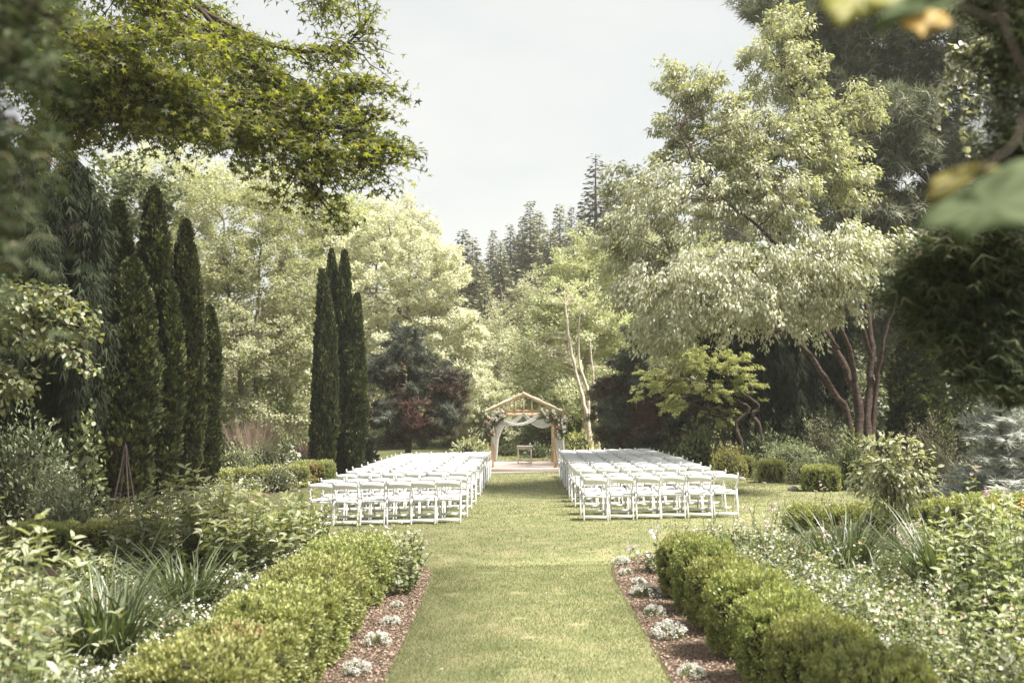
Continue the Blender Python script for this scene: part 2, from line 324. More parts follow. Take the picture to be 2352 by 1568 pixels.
LL = [(-1.0, 2.0), (-1.05, 5), (-1.07, 7.5), (-1.1, 10), (-1.16, 12.3), (-1.24, 13.1), (-1.9, 14.1), (-3.4, 16.2), (-4.9, 18.3), (-6.1, 21.0), (-6.35, 24), (-6.15, 28), (-5.3, 31), (-4.6, 33.5), (-4.6, 40), (-6, 46)]
LR = [(1.05, 2.0), (1.07, 5), (1.08, 7.5), (1.07, 10), (1.06, 12.5), (1.3, 13.5), (2.2, 14.3), (3.8, 15.0), (5.8, 15.9), (7.9, 17.6), (8.6, 19.8), (8.2, 21.8), (7.0, 24.4), (6.4, 27), (5.7, 30.5), (5.0, 33.5), (4.8, 40), (6, 46)]
cl = catmull(LL, 6); crr = catmull(LR, 6)
lawn_poly = np.vstack([cl, crr[::-1]])
def inpoly(x, y, poly):
    ins = np.zeros(len(x), bool); n = len(poly); j = n - 1
    for i in range(n):
        xi, yi = poly[i]; xj, yj = poly[j]
        c = ((yi > y) != (yj > y)) & (x < (xj - xi) * (y - yi) / (yj - yi + 1e-12) + xi); ins ^= c; j = i
    return ins
def sheet(name, poly, h, mat, kind='structure'):
    tri = geometry.tessellate_polygon([[Vector((p_[0], p_[1], 0)) for p_ in poly]])
    V = np.array([[p_[0], p_[1], float(gz(p_[0], p_[1])) + h] for p_ in poly]); V2 = V.copy(); V2[:, 2] -= h + .03
    g = Geo(); n = len(V)
    T = []
    for t in tri:
        a, b, c = [V[i] for i in t]
        T.append(t if np.cross(b - a, c - a)[2] > 0 else t[::-1])
    g.add(np.vstack([V, V2]), T); g.F.setdefault((4, 0), []).append(np.array([[i, (i + 1) % n, n + (i + 1) % n, n + i] for i in range(n)]))
    o = g.build(name, mat); tag(o, kind=kind); return o
sheet('lawn', lawn_poly, .022, M['lawn'])
bedL = np.vstack([cl[:76] + np.array([-.012, 0]), [(-7.2, 28), (-9.5, 24), (-9.5, 2)]])
bedR = np.vstack([crr[:88] + np.array([.012, 0]), [(9.5, 27), (10.5, 22), (10.5, 2)]])
sheet('flower_bed', bedL, .008, M['mulch']); sheet('flower_bed', bedR, .008, M['mulch'])
sheet('gravel_path', np.array([(-2.4, 31.0), (2.4, 31.0), (2.3, 31.9), (-2.3, 31.9)]), .034, M['gravel'])

# grass blades, one mass
WEAR = [tuple(G(*q)[:2]) + (r_,) for q, r_ in (((1190, 1366), .12), (1290, 1368) and ((1290, 1368), .10), ((1130, 1441), .07), ((1196, 1425), .09), ((1215, 1470), .08), ((1190, 1545), .08), ((1040, 1370), .12), ((1360, 1290), .15), ((1250, 1250), .3), ((1120, 1320), .14), ((1330, 1440), .1))]
g = Geo()
def blades(n, x0, x1, y0, y1, h, wd, f=None):
    x = rng.uniform(x0, x1, n); y = rng.uniform(y0, y1, n)
    ok = inpoly(x, y, lawn_poly); x, y = x[ok], y[ok]; n = len(x)
    # worn dry patches
    pt = (np.sin(x * 3.1 + np.sin(y * 1.3) * 2) * np.cos(y * 2.3 + x) + np.sin(x * 7 + y * 5) * .4)
    wear = np.zeros(n)
    for (wx, wy, wr) in WEAR: wear = np.maximum(wear, 1 - np.hypot((x - wx) / (wr * 1.7), (y - wy) / wr))
    wear = wear + rng.normal(size=n) * .18; k_ = wear < .45; x, y, wear, pt = x[k_], y[k_], wear[k_], pt[k_]; n = len(x)
    ax = rng.normal(size=(n, 3)) * .45; ax[:, 2] = 1
    nr = rng.normal(size=(n, 3)); nr[:, 1] -= .8
    pt2 = np.sin(x * 9 + np.sin(y * 4) * 2) * np.sin(y * 6.5 + np.cos(x * 5)); pt3 = np.sin(x * 1.3 + 2 * np.sin(y * .7)) * np.sin(y * .9 + x); a = np.clip(rng.random(n) * .58 + .14 * pt + .13 * pt2 + .12 * pt3 + .12 + .5 * np.clip(wear, 0, 1), 0, 1)
    leaves(g, np.stack([x, y, gz(x, y) + .018], 1), ax, nr, rng.uniform(.5, 1.1, n) * h, T_TRI, wd / h, a=a)
blades(100000, -1.2, 1.2, 6.5, 13.2, .034, .006)
blades(115000, -7, 9, 13, 22, .036, .011)
blades(60000, -7, 8, 22, 34, .04, .018)
blades(24000, -6, 6, 34, 46, .06, .03)
# overhanging tufts along the cut edge of the path
for e in (cl[10:40], crr[10:40]):
    n = 2600; t = rng.random(n) * (len(e) - 1.01); i = t.astype(int); p_ = e[i] + (e[i + 1] - e[i]) * (t - i)[:, None] + rng.normal(size=(n, 2)) * .014
    ax = rng.normal(size=(n, 3)) * .5; ax[:, 2] = 1
    leaves(g, np.stack([p_[:, 0], p_[:, 1], gz(p_[:, 0], p_[:, 1]) + .01], 1), ax, rng.normal(size=(n, 3)), rng.uniform(.02, .05, n), T_TRI, .2)
tag(g.build('grass', M['grass']), kind='stuff', label='short mown lawn grass along the aisle and between the chairs', cat='grass')

g = Geo(); n = 240; x = rng.uniform(-1.1, 1.1, n) * rng.uniform(.4, 3.2, n); y = rng.uniform(7, 24, n); k_ = inpoly(x, y, lawn_poly); x, y = x[k_], y[k_]; n = len(x)
leaves(g, np.stack([x, y, gz(x, y) + .04], 1), rng.normal(size=(n, 3)) * np.array([1, 1, .15]), rng.normal(size=(n, 3)) * .3 + np.array([0, 0, 1]), rng.uniform(.015, .04, n), T_OVAL, .8)
tag(g.build('fallen_leaves', M['chip']), kind='stuff', label='small dry leaves scattered on the lawn', cat='leaves')
# mulch chips, one mass
g = Geo()
def chips(n, poly, x0, x1, y0, y1, s=.026):
    x = rng.uniform(x0, x1, n); y = rng.uniform(y0, y1, n); ok = inpoly(x, y, poly) & ~inpoly(x, y, lawn_poly); x, y = x[ok], y[ok]; n = len(x)
    ax = rng.normal(size=(n, 3)); ax[:, 2] *= .25; nr = rng.normal(size=(n, 3)) * .4; nr[:, 2] += 1
    leaves(g, np.stack([x, y, gz(x, y) + .012 + rng.random(n) * .012], 1), ax, nr, rng.uniform(.4, 1.3, n) * s, T_QUAD, .55)
chips(20000, bedL, -1.9, -1.0, 6.8, 14); chips(24000, bedR, 1.0, 2.4, 6.8, 14.5)
chips(4000, bedR, 5.5, 9, 19, 29, .05); chips(3000, bedL, -8, -5, 18, 29, .05)
tag(g.build('wood_chips', M['chip']), kind='stuff', label='reddish brown wood chips covering the flower beds', cat='mulch')

# ------------------------------------------------------------ platform, arch, table, drapes, flowers
AY0, AY1, AX = 32.4, 35.5, (1203 - 1208) / F * 33          # front posts, back posts, centre
def az(x, y): return float(gz(x, y))
PZ = .10
deck = empty('ceremony_platform', (AX, 33.8, 0), 'low pinkish ceremony platform under the wooden arch', 'platform')
g = Geo(); box(g, (0, 0, PZ - .05), (2.42, 4.0, .12), bev=.008); g.build('platform_top', M['paving'], deck)
g = Geo()
for s in (-1, 1): box(g, (0, s * 2.05, PZ - .035), (2.54, .07, .13), bev=.006); box(g, (s * 1.245, 0, PZ - .036), (.06, 4.02, .128), bev=.006)
g.build('timber_edging', M['paving_edge'], deck)

arch = empty('wooden_arch', (AX, AY0, PZ), 'gabled cedar wedding arch with log rafters at the end of the aisle', 'wedding arch')
HW = 1.02; TB = 1.80 - PZ
for y in (0, AY1 - AY0):
    for s in (-1, 1):
        g = Geo(); beam(g, (s * HW, y, 0.012), (s * HW, y, TB + .06), .10, .10, bev=.006); g.build('post', M['cedar'], arch)
    g = Geo(); beam(g, (-HW - .12, y - .07, TB), (HW + .12, y - .07, TB), .05, .10, bev=.005); g.build('tie_beam', M['cedar'], arch)
    g = Geo(); beam(g, (-HW + .2, y + .045, TB + .13), (HW - .2, y + .045, TB + .13), .05, .055, bev=.005); g.build('upper_rail', M['cedar'], arch)
    for sx in (-.54, -.27, 0.0, .27, .54):
        top = TB + .62 - abs(sx) * .50
        g = Geo(); beam(g, (sx, y - .005, TB + .05), (sx, y - .005, top), .036, .045, bev=.004); g.build('king_post' if sx == 0 else 'stud', M['cedar'], arch)
    for s in (-1, 1):                            # live-edge rafters
        g = Geo(); n = 22; t = np.linspace(0, 1, n); ex = s * (1.30 * t - .04); ez = TB + .72 - .60 * t
        rr = .042 + .009 * np.sin(t * 19 + s) + rng.normal(size=n) * .005; rr[-1] *= .75
        tube(g, np.stack([ex, np.full(n, y - .03) + .01 * np.sin(t * 9), ez], 1), rr, 10)
        tube(g, np.stack([ex, np.full(n, y + .10), ez - .012], 1), rr * .85, 10)
        g.build('rafter', M['log'], arch)
for s in (-1, 1):
    g = Geo(); beam(g, (s * HW, .05, TB - .03), (s * HW, AY1 - AY0 - .05, TB - .03), .07, .09, bev=.005); g.build('side_beam', M['cedar'], arch)
g = Geo(); tube(g, [(0, -.05, TB + .70), (0, 1.5, TB + .705), (0, AY1 - AY0 + .05, TB + .70)], .05, 9); g.build('ridge_pole', M['log'], arch)
for hz in (.55, 1.02):                           # branch stubs on the right post
    g = Geo(); tube(g, [(HW - .03, -.02, hz), (HW - .08, -.09, hz + .06), (HW - .09, -.13, hz + .12)], [.022, .018, .01], 6, cap=True); g.build('branch_stub', M['log'], arch)

# small table
tb = empty('side_table', ((1205 - 1208) / F * 34.6, 34.4, PZ + .012), 'small blush wooden table standing on the platform under the arch', 'table')
g = Geo(); box(g, (0, 0, .60), (.56, .36, .035), bev=.006); g.build('tabletop', M['paving'], tb)
for yy in (-.13, .13): g = Geo(); box(g, (0, yy, .545), (.40, .02, .07)); g.build('apron', M['paving'], tb)
for sx in (-1, 1):
    for sy in (-1, 1):
        g = Geo(); beam(g, (sx * .225, sy * .13, 0), (sx * .222, sy * .13, .58), .045, .045, bev=.004); g.build('leg', M['paving'], tb)
g = Geo(); box(g, (0, 0, .15), (.40, .24, .03)); g.build('shelf', M['paving'], tb)
g = Geo(); box(g, (0, -.13, .03), (.40, .03, .03)); g.build('stretcher', M['paving'], tb)

# draped fabric: a strip between two edge curves, pleated
def drape(name, label, top, bot, n=40, m=18, amp=.03, folds=5, seed=0):
    rs = np.random.default_rng(seed); g = Geo()
    A = catmull(top, 10); B = catmull(bot, 10)
    ia = np.linspace(0, len(A) - 1, n); ib = np.linspace(0, len(B) - 1, n)
    A = np.stack([np.interp(ia, np.arange(len(A)), A[:, k]) for k in range(3)], 1); B = np.stack([np.interp(ib, np.arange(len(B)), B[:, k]) for k in range(3)], 1)
    v = np.linspace(0, 1, m); Pm = A[:, None] * (1 - v)[None, :, None] + B[:, None] * v[None, :, None]
    t = np.linspace(0, 1, n)
    off = amp * (np.sin(v[None] * folds * 2 * np.pi + np.sin(t[:, None] * 4) * .8 + seed) + .4 * np.sin(v[None] * folds * 5.1 * np.pi + t[:, None] * 3))
    Pm[..., 1] += off; Pm[..., 0] += off * .25
    i = (np.arange(n - 1)[:, None] * m + np.arange(m - 1)[None]).ravel()
    g.add(Pm.reshape(-1, 3), np.stack([i, i + 1, i + m + 1, i + m], 1), 0, rs.random(n * m) * .3 + .5)
    o = g.build(name, M['fabric'], smoothf=True); o.location = (AX, AY0 - .13, PZ)
    o.modifiers.new('thickness', 'SOLIDIFY').thickness = .003
    return tag(o, label, 'drape', 'white fabric draped over the arch')
drape('fabric_drape', 'white sheer curtain gathered down the left post of the arch',
      [(-1.02, 0, 1.60), (-1.06, -.02, 1.2), (-1.02, 0, .86), (-.95, .02, .62), (-.93, .03, .2)], [(-.60, 0, 1.66), (-.68, -.03, 1.25), (-.80, 0, .95), (-.84, .02, .62), (-.87, .03, .2)], folds=4, seed=1)
drape('fabric_drape', 'white sheer curtain hanging loose beside the right post of the arch',
      [(1.00, 0, 1.60), (1.00, -.03, 1.1), (1.04, 0, .55), (1.13, 0, .02)], [(1.22, 0, 1.62), (1.28, -.03, 1.1), (1.33, 0, .55), (1.40, 0, .02)], folds=4, seed=2)
drape('fabric_drape', 'white fabric swag from the left flowers up to the peak of the arch',
      [(-.95, -.02, 1.68), (-.62, -.05, 1.50), (-.35, -.05, 1.56), (0, -.04, 1.80)], [(-.92, -.02, 1.52), (-.60, -.06, 1.33), (-.28, -.06, 1.42), (.02, -.04, 1.72)], amp=.02, folds=3, seed=3)
drape('fabric_drape', 'white fabric swag from the peak down to the right flowers of the arch',
      [(0, -.03, 1.80), (.25, -.05, 1.60), (.55, -.05, 1.56), (.92, -.02, 1.70)], [(-.02, -.03, 1.70), (.25, -.06, 1.42), (.6, -.06, 1.28), (.92, -.02, 1.38)], amp=.02, folds=3, seed=4)
drape('fabric_drape', 'long white fabric swag crossing the middle of the arch from left to right',
      [(-.60, -.08, 1.56), (-.25, -.10, 1.45), (.10, -.10, 1.52), (.47, -.07, 1.78)], [(-.62, -.08, 1.48), (-.25, -.11, 1.36), (.14, -.11, 1.42), (.55, -.07, 1.68)], amp=.015, folds=2, seed=5)

def bloom(r, rs, mi):
    g = Geo(); n = 16; k = np.arange(n); th = k * 2.4; el = .2 + 1.25 * (1 - k / n)
    d = np.stack([np.cos(th) * np.cos(R(90) - el), np.sin(th) * np.cos(R(90) - el), np.sin(R(90) - el)], 1)
    leaves(g, d * r * .15, d, np.stack([-d[:, 0] * d[:, 2], -d[:, 1] * d[:, 2], 1 - d[:, 2] ** 2 + .1], 1), r * (.75 + .3 * rs.random(n)), T_OVAL, 1.1, mi, rs=rs)
    return g.mesh('flower', [mi_mat])
rs = np.random.default_rng(5); BL = {}
for nm in ('petal', 'peach', 'red'):
    mi_mat = M[nm]; BL[nm] = [bloom(.055, rs, 0) for _ in range(2)]
def arrangement(cx, cz, label, blobs, nfl, seed):
    rs = np.random.default_rng(seed)
    t = empty('flower_arrangement', (AX + cx, AY0 - .2, PZ + cz), label, 'flowers', 'flower arrangements on the arch')
    g = Geo()
    for (bx, bz, br) in blobs:
        n = int(1500 * br / .3); d = rdir(n, rs); p_ = d * (rs.random((n, 1)) ** .5) * br * np.array([1, .6, 1]) + np.array([bx, 0, bz])
        leaves(g, p_, d + rs.normal(size=(n, 3)) * .6 + np.array([0, 0, -.25]), rs.normal(size=(n, 3)), rs.uniform(.03, .085, n), T_QUAD, .4, rs=rs)
    g.build('greenery', M['phlox'], t)
    for k in range(nfl):
        bx, bz, br = blobs[rs.integers(len(blobs))]; a = rs.random() * 2 * math.pi; r_ = rs.random() ** .5 * br * .72
        nm = rs.choice(['petal', 'petal', 'petal', 'petal', 'peach', 'petal', 'petal', 'petal', 'peach', 'red'])
        o = bpy.data.objects.new('flower', BL[nm][rs.integers(2)]); sc.collection.objects.link(o); o.parent = t
        o.location = (bx + math.cos(a) * r_, -.6 * br - .02 * rs.random(), bz + math.sin(a) * r_); o.rotation_euler = (R(90) + rs.normal() * .35, rs.normal() * .35, rs.random() * 6)
        s = rs.uniform(.7, 1.45); o.scale = (s, s, s)
arrangement(-1.02, 1.55, 'white, blush and rust flower arrangement on the left corner of the arch', [(0, 0, .24), (.17, .13, .20), (-.10, .05, .2), (-.08, -.22, .17), (0, -.40, .11), (.32, .18, .15)], 52, 11)
arrangement(1.10, 1.55, 'larger peach, white and rust flower arrangement on the right corner of the arch', [(0, 0, .25), (-.18, .15, .20), (-.42, .24, .15), (.12, -.05, .2), (.10, -.30, .19), (-.30, .05, .14), (.05, -.50, .11), (.2, .1, .15)], 66, 12)

# ------------------------------------------------------------ chairs
def chair_proto(label):
    t = empty('folding_chair', (0, 0, 0), label, 'chair')
    bt = np.array([0, -.22, 0]); 
    for s in (-1, 1):
        g = Geo()                                  # back post runs from the top rail to the front foot
        pts = [(s * .214, -.235, .775), (s * .213, -.20, .70), (s * .200, -.11, .52), (s * .190, .0, .34), (s * .188, .205, 0)]
        for a_, b_ in zip(pts[:-1], pts[1:]): beam(g, a_, b_, .026, .040, bev=.004)
        ellipsoid(g, (s * .214, -.238, .787), (.017, .02, .02), seg=8, rg=6); g.build('back_post', M['white'], t)
        g = Geo(); beam(g, (s * .216, -.05, .51), (s * .212, -.235, .0), .028, .046, bev=.005)
        ellipsoid(g, (s * .216, -.048, .512), (.014, .023, .018), seg=8, rg=6); g.build('rear_leg', M['white'], t)
    g = Geo(); n = 13; x = np.linspace(-.204, .204, n); u = x / .204
    yb = -.205 - .028 * (1 - u ** 2); ztop = .756 + .024 * (1 - u ** 2); zbot = .648 + .014 * (1 - u ** 2)
    th = .016
    V = np.concatenate([np.stack([x, yb - .035 - th / 2, ztop], 1), np.stack([x, yb - .035 + th / 2, ztop], 1), np.stack([x, yb + .005 + th / 2, zbot], 1), np.stack([x, yb + .005 - th / 2, zbot], 1)])
    Fq = [[r_ * n + i, ((r_ + 1) % 4) * n + i, ((r_ + 1) % 4) * n + i + 1, r_ * n + i + 1] for r_ in range(4) for i in range(n - 1)] + [[0, 3 * n, 2 * n, n], [n - 1, 2 * n - 1, 3 * n - 1, 4 * n - 1]]
    g.add(V, Fq); g.build('backrest', M['white'], t)
    g = Geo(); box(g, (0, .015, .425), (.37, .39, .038), bev=.01); g.build('seat_frame', M['white'], t)
    g = Geo(); box(g, (0, .02, .458), (.36, .37, .032), bev=.012); g.build('seat_pad', M['cushion'], t)
    g = Geo(); beam(g, (-.20, -.212, .065), (.20, -.212, .065), .022, .05, bev=.003); g.build('lower_rail', M['white'], t)
    g = Geo(); beam(g, (-.18, .125, .135), (.18, .125, .135), .022, .045, bev=.003); g.build('front_rail', M['white'], t)
    g = Geo()
    for s in (-1, 1): ellipsoid(g, (s * .232, -.085, .41), (.005, .012, .012), seg=6, rg=5)
    g.build('hinge_bolt', M['bolt'], t)
    return t
ORD = ['first', 'second', 'third', 'fourth', 'fifth', 'sixth', 'seventh', 'eighth', 'ninth', 'tenth', 'eleventh', 'twelfth', 'thirteenth']
rowsY = [18.25, 19.2, 20.65, 21.7, 22.6, 23.5, 24.4, 25.35, 26.2, 27.0, 27.7, 28.4, 29.1]
first = True; proto = chair_proto('')
rs = np.random.default_rng(3)
for side in (-1, 1):
    for r_, Y in enumerate(rowsY):
        aisle = 1.13 + .012 * rs.normal() - (.008 * r_ if side < 0 else .004 * r_); sp = .462 if side < 0 else .472
        if r_ > 6: sp -= .006 * (r_ - 6)
        for k in range(6):
            x = side * (aisle + .22 + k * sp) - (0.12 if side > 0 else 0) + rs.normal() * .009
            y = Y + (.03 if side < 0 else .0) * k * -1 + rs.normal() * .02 + (0.0 if side < 0 else .03 * k)
            z = float(gz(x, y)) + .025
            rz = rs.normal() * .03 + (-.04 if side > 0 else .035)
            seat = 'on the aisle' if k == 0 else ('at the outer end' if k == 5 else ORD[k] + ' from the aisle')
            lb = 'white folding chair %s of aisle, %s row from the camera, %s' % ('left' if side < 0 else 'right', 'last' if r_ == 12 else ORD[r_], seat)
            grp = 'white folding chairs %s of the aisle' % ('left' if side < 0 else 'right')
            if first:
                proto.location = (x, y, z); proto.rotation_euler = (0, 0, rz); proto['label'] = lb; proto['group'] = grp; first = False
            else: copy_tree(proto, (x, y, z), rz, None, lb, grp)

# ------------------------------------------------------------ box hedges
def superbox(n, dims, rs, p_=5.0):
    d = rdir(n * 2, rs); d[:, 2] = np.abs(d[:, 2]) * rs.choice([1, 1, 1, -1], n * 2)
    # sample faces of the box evenly, then round the corners
    w_, d_, h_ = dims; A = np.array([w_ * d_, h_ * d_, h_ * d_, h_ * w_, h_ * w_]); f = rs.choice(5, n, p=A / A.sum())
    u, v = rs.uniform(-1, 1, (2, n)); q = np.zeros((n, 3)); nn = np.zeros((n, 3))
    for k, (ax, sg) in enumerate(((2, 1), (0, 1), (0, -1), (1, 1), (1, -1))):
        m = f == k; o = [i for i in range(3) if i != ax]; q[m, ax] = sg; q[m, o[0]] = u[m]; q[m, o[1]] = v[m]; nn[m, ax] = sg
    r_ = (np.abs(q) ** p_).sum(1) ** (-1 / p_); q = q * r_[:, None]
    nn = unit(np.sign(q) * np.abs(q) ** (p_ - 1) / (np.array(dims) / 2))
    return q * np.array(dims) / 2, nn
def hedge_mesh(dims, n, leaf, seed, mat, brown=None, p_=5.0, lump=.03):
    rs = np.random.default_rng(seed); g = Geo()
    q, nn = superbox(n, dims, rs, p_)
    per_ = 18; nc = n // per_; ci = np.arange(nc * per_) // per_; cd_ = rs.random(nc)[ci]; q, nn = q[:nc][ci], nn[:nc][ci]; n = len(q)
    ph = rs.random(6) * 6
    bump = lump * 1.2 * (np.sin(q[:, 0] * 13 + ph[0]) * np.sin(q[:, 1] * 12 + ph[1]) + np.sin(q[:, 2] * 14 + ph[2]) * np.sin((q[:, 0] + q[:, 1]) * 11 + ph[3]) + 1.0 * np.sin(q[:, 0] * 41 + ph[4]) * np.sin(q[:, 1] * 43 + ph[5]) * np.cos(q[:, 2] * 39 + ph[1]) + .5 * np.sin((q[:, 0] + q[:, 2]) * 63) * np.sin((q[:, 1] - q[:, 2]) * 59))
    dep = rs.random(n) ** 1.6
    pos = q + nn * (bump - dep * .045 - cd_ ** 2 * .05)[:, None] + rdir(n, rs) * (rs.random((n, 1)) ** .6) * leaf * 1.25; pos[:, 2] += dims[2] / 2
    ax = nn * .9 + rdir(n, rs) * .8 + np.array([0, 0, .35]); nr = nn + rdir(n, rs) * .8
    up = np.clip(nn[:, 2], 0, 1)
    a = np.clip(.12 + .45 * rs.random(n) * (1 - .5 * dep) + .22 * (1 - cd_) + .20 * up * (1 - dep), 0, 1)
    mi = np.zeros(n, int)
    if brown is not None:
        bm = (np.linalg.norm(pos - np.array(brown[:3]), axis=1) + rs.normal(size=n) * .05) < brown[3]; mi[bm] = 1
    for k in (0, 1):
        s = mi == k
        if s.any(): leaves(g, pos[s], ax[s], nr[s], rs.uniform(.7, 1.25, s.sum()) * leaf, T_QUAD, .62, k, a[s], rs)
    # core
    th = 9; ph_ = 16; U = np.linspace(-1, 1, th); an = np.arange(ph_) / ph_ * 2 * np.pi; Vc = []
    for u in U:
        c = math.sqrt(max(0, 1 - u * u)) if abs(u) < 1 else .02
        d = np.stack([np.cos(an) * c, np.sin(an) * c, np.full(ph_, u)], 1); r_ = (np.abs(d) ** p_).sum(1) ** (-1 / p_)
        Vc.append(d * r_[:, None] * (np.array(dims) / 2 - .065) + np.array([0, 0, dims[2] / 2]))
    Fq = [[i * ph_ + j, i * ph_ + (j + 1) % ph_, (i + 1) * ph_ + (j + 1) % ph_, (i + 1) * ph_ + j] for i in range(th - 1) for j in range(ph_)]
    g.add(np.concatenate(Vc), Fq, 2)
    for _ in range(5):
        x, y = rs.uniform(-.12, .12, 2); tube(g, [(x * .4, y * .4, -.02), (x, y, .2)], [.02, .012], 5, 3)
    return g.mesh('box_hedge', [mat, M['box_brown'], M['core'], M['twig']])
def hedge_obj(me, loc, rz, label, group, s=(1, 1, 1)):
    o = bpy.data.objects.new('box_hedge', me); sc.collection.objects.link(o); o.location = tuple(loc); o.rotation_euler = (0, 0, rz); o.scale = s
    return tag(o, label, 'hedge', group)
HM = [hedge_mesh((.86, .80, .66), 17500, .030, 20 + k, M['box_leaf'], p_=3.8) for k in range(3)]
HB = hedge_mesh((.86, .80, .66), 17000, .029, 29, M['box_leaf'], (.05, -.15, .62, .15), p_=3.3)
# left row along the path
ylist = [6.15, 6.95, 7.72, 8.5, 9.25, 10.0, 10.75, 11.5]
lab_l = ['box hedge clump at the bottom edge, nearest of the left row', 'box hedge clump with a scorched yellow patch, near end of left row', 'third clipped box clump from the camera in the left row',
         'fourth clipped box clump from the camera in the left row', 'fifth clipped box clump from the camera in the left row', 'sixth clipped box clump from the camera in the left row',
         'seventh clipped box clump of the left row, second from its far end', 'last clipped box clump of the left row beside the pink flowers']
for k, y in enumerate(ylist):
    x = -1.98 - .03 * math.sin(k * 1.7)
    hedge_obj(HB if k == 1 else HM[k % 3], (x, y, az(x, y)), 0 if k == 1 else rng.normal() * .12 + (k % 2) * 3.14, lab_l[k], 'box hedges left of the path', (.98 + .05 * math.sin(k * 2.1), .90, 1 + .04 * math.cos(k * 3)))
ylist = [5.85, 6.7, 7.6, 8.5, 9.4, 10.25, 11.1]
lab_r = ['box hedge clump cut by the bottom edge, nearest of the right row', 'second clipped box clump from the camera in the right row', 'rounded box clump, third from the camera in the right row',
         'fourth clipped box clump from the camera in the right row', 'fifth clipped box clump from the camera in the right row', 'sixth clipped box clump of the right row, next to its end',
         'upright box clump at the far end of the right row']
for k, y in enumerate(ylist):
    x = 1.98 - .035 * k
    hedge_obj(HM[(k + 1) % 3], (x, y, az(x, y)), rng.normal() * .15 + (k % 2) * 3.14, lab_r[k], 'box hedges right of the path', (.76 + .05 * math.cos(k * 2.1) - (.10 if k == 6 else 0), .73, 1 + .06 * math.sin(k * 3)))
# far side hedges of the near beds
HL = hedge_mesh((1.5, .7, .55), 16000, .035, 40, M['box_leaf'], p_=6, lump=.02)
x_ = [(4.6, 15.35, .18), (6.0, 15.8, .32), (7.35, 16.6, .6)]
for k, (x, y, rz) in enumerate(x_):
    hedge_obj(HL, (x, y - .55, az(x, y)), rz, ['low light green box hedge bordering the right bed, left piece by the lawn', 'low light green box hedge behind the strap-leaved clumps, middle piece', 'low light green box hedge, right piece in front of blue spruce'][k], 'low hedges round the right bed', (1.05, 1, .98))
for k, (x, y, rz) in enumerate([(-3.55, 14.6, -.5), (-5.9, 14.6, .2), (-6.9, 14.3, .1)]):
    hedge_obj(HL, (x, y, az(x, y)), rz, ['low box hedge behind tall leafy stems, left of the front chair row', 'low box hedge just right behind the iron obelisk', 'low box hedge left of the iron obelisk'][k], 'low hedges round the left bed', (.7, 1, 1))
HF = hedge_mesh((1.15, .75, .62), 9000, .045, 41, M['box_leaf'], p_=7, lump=.015)
HFB = hedge_mesh((1.15, .75, .62), 8000, .045, 43, M['box_leaf'], (-.1, -.32, .35, .26), p_=7, lump=.015)
HFL = hedge_mesh((1.5, .9, .62), 9000, .045, 44, M['box_leaf'], p_=7, lump=.015)
for (px, py, m_, rz, s, lb, gr) in [
    (712, 1112, HFB, .5, 1.0, 'clipped hedge block with an orange scorched streak beside the left chairs', 'low hedges beyond the left bed'),
    (640, 1124, HFL, .15, .95, 'bright clipped hedge block left of the scorched one beside the lawn', 'low hedges beyond the left bed'),
    (560, 1130, HFL, .1, .9, 'low bright hedge block behind the pale perennials on the left', 'low hedges beyond the left bed'),
    (465, 1136, HFL, .05, .9, 'low bright hedge block next to the tall dark arborvitae foot', 'low hedges beyond the left bed'),
    (1897, 1132, HF, -.3, .72, 'square box hedge block on right lawn edge, nearest of three', 'box blocks on the right lawn edge'),
    (1782, 1112, HF, -.3, .58, 'square box hedge block on right lawn edge, middle of three', 'box blocks on the right lawn edge'),
    (1714, 1100, HF, -.3, .52, 'square box hedge block on right lawn edge, farthest of three', 'box blocks on the right lawn edge')]:
    c = G(px, py); c[1] += .35; hedge_obj(m_, c, rz, lb, gr, (s, s, max(s, .92)))

